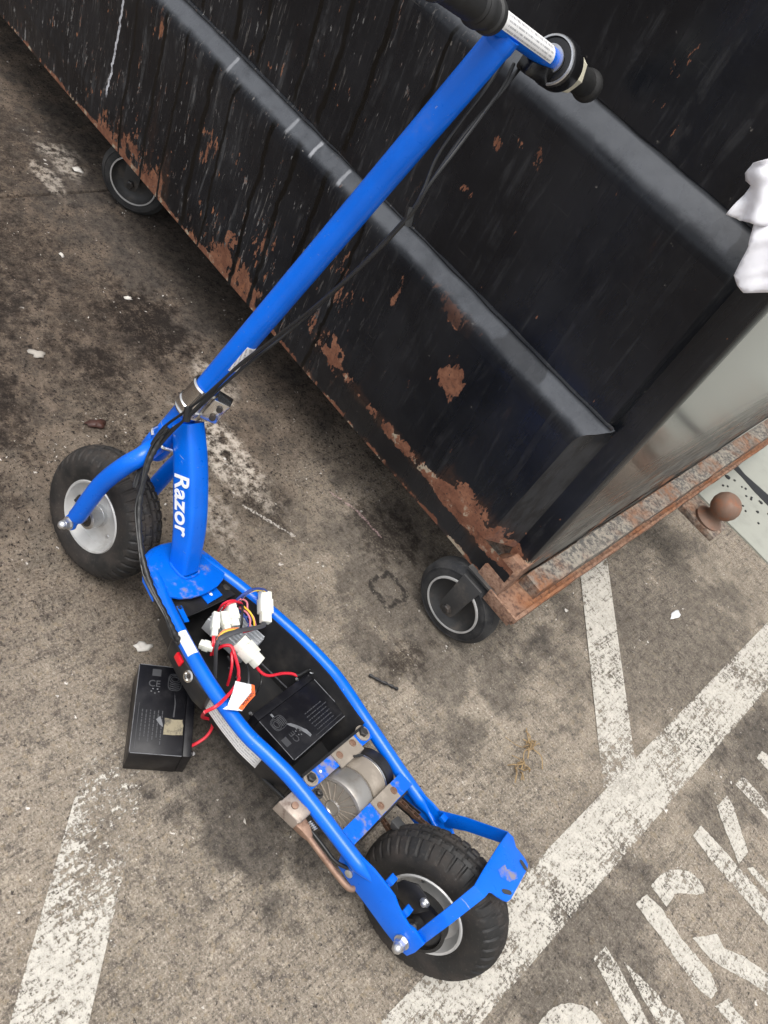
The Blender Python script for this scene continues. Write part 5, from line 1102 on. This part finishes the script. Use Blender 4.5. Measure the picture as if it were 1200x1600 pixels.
        B('scuff', prism([V(-0.050, 0.030, zt), V(-0.046, 0.030, zt), V(-0.046, 0.024, zt), V(-0.050, 0.024, zt)], (0, 0, 0.0002)), 'edge', case)
    return b
GRP = 'sealed batteries of the scooter'
# on the ground: long axis, lid axis from the photograph's corners
vy = V(0.595, 0.80, 0).normalized(); vx = V(vy.y, -vy.x, 0)
cc = (V(-0.441, 0.487, 0)+V(-0.261, 0.477, 0))/2
battery(Matrix(((vx.x, vy.x, 0, cc.x), (vx.y, vy.y, 0, cc.y), (0, 0, 1, 0.0), (0, 0, 0, 1))), 'black sealed battery with torn tan label lying on the concrete', GRP, True)
# in the tray: local x -> -y of scooter, local y -> +x of scooter
th = math.radians(-2.5)
LM = Matrix(((math.sin(-th), math.cos(th), 0, 0.337), (-math.cos(th), math.sin(-th), 0, -0.014), (0, 0, 1, 0.0865), (0, 0, 0, 1)))
battery(SM @ LM, 'black sealed battery with grey scuff sitting inside the scooter tray', GRP, False)
# red lead from the scooter to the loose battery
lead = tube([SM @ V(0.417, 0.147, 0.174), (-0.294, 0.500, 0.125), (-0.290, 0.522, 0.096), (-0.284, 0.525, 0.075), (-0.279, 0.514, 0.064), (-0.279, 0.500, 0.058), (-0.281, 0.490, 0.052)], 0.0026, 8, 7)
bmi = SM.inverted()
for v in lead.verts: v.co = bmi @ v.co
S('wire', lead, 'red')

# ================================================================== SMALL THINGS
# crumpled white paper caught on the ledge near the corner
def sheet_patch(outline, y0, amp, seed, yslope=0.0):
    bm = bmesh.new(); xs = [p[0] for p in outline]; zs = [p[1] for p in outline]
    import mathutils.geometry as mg
    st = 0.0045
    inside = lambda x, z: any_in(outline, x, z)
    pts2 = [V(x, z) for x, z in outline]
    dense = []
    for a, b in zip(pts2, pts2[1:]+pts2[:1]):
        n = max(1, int((b-a).length/st))
        for k in range(n): dense.append(a.lerp(b, k/n))
    inner = []
    x = min(xs)
    while x < max(xs):
        z = min(zs)
        while z < max(zs):
            q = V(x+random.uniform(-.001, .001), z+random.uniform(-.001, .001))
            if any_in(outline, q.x, q.y) and min((q-d).length for d in dense) > st*0.6: inner.append(q)
            z += st
        x += st
    allp = [V(p.x, p.y) for p in dense]+inner
    nb = len(dense)
    vo, eo, fo, *_ = mg.delaunay_2d_cdt(allp, [], [list(range(nb))], 1, 1e-6)
    def dis(x, z):
        return amp*(abs(mnoise.noise(V(x*20+z*11, z*7-x*4, seed)))*1.7+abs(mnoise.noise(V(x*38-z*26, z*21, seed+3)))*0.8)
    vv = [bm.verts.new((p.x, y0+yslope*(z_-min(zs))-dis(p.x, z_), z_)) for p in vo for z_ in (p.y,)]
    for f in fo:
        try: bm.faces.new([vv[i] for i in f])
        except ValueError: pass
    return bm
def any_in(poly, x, z):
    c = False
    for (x1, z1), (x2, z2) in zip(poly, poly[1:]+poly[:1]):
        if (z1 > z) != (z2 > z) and x < (x2-x1)*(z-z1)/(z2-z1)+x1: c = not c
    return c
random.seed(3)
PA = thing('paper_sheet', 'crumpled white paper caught on the upper ledge at the dumpster corner', 'paper', (-0.25, 1.06, 0.90))
def pobj(name, bm):
    for v in bm.verts: v.co -= V(-0.25, 1.06, 0.90)
    o = obj(name, bm, 'paper', PA, angle=70)
    m = o.modifiers.new('thickness', 'SOLIDIFY'); m.thickness = 0.0006
    return o
pobj('folded_flap', sheet_patch([(-0.270, 1.075), (-0.302, 1.037), (-0.313, 1.025), (-0.315, 1.010), (-0.309, 1.003), (-0.299, 1.004), (-0.300, 0.981), (-0.300, 0.963), (-0.283, 0.965), (-0.268, 0.975), (-0.24, 0.985), (-0.20, 1.00), (-0.16, 1.03), (-0.18, 1.07)], 1.072, 0.015, 2.0))
pobj('hanging_sheet', sheet_patch([(-0.276, 0.997), (-0.262, 0.969), (-0.251, 0.953), (-0.247, 0.934), (-0.242, 0.915), (-0.230, 0.909), (-0.218, 0.907), (-0.197, 0.924), (-0.16, 0.955), (-0.13, 0.99), (-0.15, 1.03), (-0.2, 1.05), (-0.25, 1.03)], 1.066, 0.007, 8.0))

# dry weed tuft
random.seed(11)
bm = bmesh.new()
for k in range(34):
    cl = (0.078, 1.020) if k % 2 else (0.058, 1.068)
    a = random.uniform(0, 2*PI); L = random.uniform(0.008, 0.022) if k > 5 else random.uniform(0.028, 0.045)
    b0 = V(cl[0]+random.uniform(-0.009, 0.009), cl[1]+random.uniform(-0.012, 0.012), 0.003)
    p1_ = b0+V(math.cos(a)*L*0.5, math.sin(a)*L*0.5, random.uniform(0.004, 0.014)); p2_ = b0+V(math.cos(a+random.uniform(-.7, .7))*L, math.sin(a+random.uniform(-.7, .7))*L, random.uniform(0.001, 0.006))
    add_tube(bm, smooth_path([b0, p1_, p2_], 4), random.uniform(0.0007, 0.0014), 5)
tag(obj('dry_weed', bm, 'straw'), 'small tuft of dry straw-coloured weed on the concrete', 'weed')
def flake(cx, cy, rx, ry, seed, h=0.003, n=14, rot=0.0, th=0.0006):
    bm = bmesh.new(); c = bm.verts.new((cx, cy, 0.002+h)); ring = []; mid = []
    for k in range(n):
        a = 2*PI*k/n; r = 0.72+0.5*mnoise.noise(V(math.cos(a)*1.7, math.sin(a)*1.7, seed))
        ex, ey = rx*r*math.cos(a), ry*r*math.sin(a)
        X_, Y_ = cx+ex*math.cos(rot)-ey*math.sin(rot), cy+ex*math.sin(rot)+ey*math.cos(rot)
        ring.append(bm.verts.new((X_, Y_, 0.0012+abs(h*1.2*mnoise.noise(V(a, seed, 2))))))
        mid.append(bm.verts.new((cx+(X_-cx)*.55, cy+(Y_-cy)*.55, 0.0025+h*(0.6+mnoise.noise(V(a*1.3, seed, 5))))))
    for k in range(n):
        j = (k+1) % n
        bm.faces.new((ring[k], ring[j], mid[j], mid[k])); bm.faces.new((mid[k], mid[j], c))
    return bm
def litter(name, bm, mat, label, cat, group=None):
    o = obj(name, bm, mat, angle=180); m = o.modifiers.new('thickness', 'SOLIDIFY'); m.thickness = 0.0007
    return tag(o, label, cat, group)
litter('dead_leaf', flake(-0.972, 0.716, 0.030, 0.018, 1.0, 0.008, 18, 1.2), 'leaf', 'dark reddish rotten leaf left of the front wheel', 'leaf')
litter('paper_scrap', flake(-0.487, 0.538, 0.020, 0.012, 2.2, 0.001, 12, 1.0), 'scrap', 'torn cream paper scrap above the loose battery', 'paper')
litter('paper_scrap', flake(-1.800, 1.118, 0.022, 0.015, 5.1, 0.004, 12, 0.4), 'scrap', 'white paper scrap beside the half hidden dumpster caster', 'paper')
litter('paper_scrap', flake(-1.306, 0.982, 0.014, 0.008, 7.4, 0.005, 11, 1.1), 'scrap', 'small curled white scrap by the dark oil stain', 'paper')
litter('paper_scrap', flake(-1.480, 0.905, 0.011, 0.008, 9.4, 0.006, 11, 0.1), 'scrap', 'crumpled white scrap farthest up near the slab joint', 'paper')
litter('food_crust', flake(-1.19, 0.700, 0.024, 0.018, 12.4, 0.004, 14, 0.8), 'grit', 'flattened pale food crust on the stained concrete', 'food')
litter('paint_flake', flake(0.055, 1.712, 0.030, 0.012, 14.2, 0.001, 13, 1.5), 'white', 'white paint flake near the short diagonal line', 'paint flake')
bm = tube([(-0.232, 0.872, 0.005), (-0.212, 0.882, 0.006), (-0.192, 0.896, 0.005), (-0.178, 0.905, 0.004)], [0.003+0.0012*math.sin(i*1.9) for i in range(16)], 7, 5)
tag(obj('broken_stick', bm, 'plastic'), 'short black broken stick lying right of the scooter deck', 'stick')
# loose grit
random.seed(21)
bm = bmesh.new()
for k in range(1500):
    x = random.uniform(-2.1, 0.7); y = random.uniform(0.0, 2.2); s = random.uniform(0.0006, 0.0016)*(2.0 if random.random() < 0.05 else 1)
    vsx = [bm.verts.new((x+random.uniform(-s, s)*1.3+dx*s, y+random.uniform(-s, s)+dy*s, 0.0006+dz*s)) for dx, dy, dz in ((1, 0, 0), (-0.5, 0.9, 0), (-0.5, -0.9, 0), (0, 0, 1.3))]
    for f in ((0, 1, 3), (1, 2, 3), (2, 0, 3), (0, 2, 1)): bm.faces.new([vsx[i] for i in f])
tag(obj('loose_grit', bm, 'grit', angle=0), 'fine loose grit scattered over the concrete', kind='stuff')
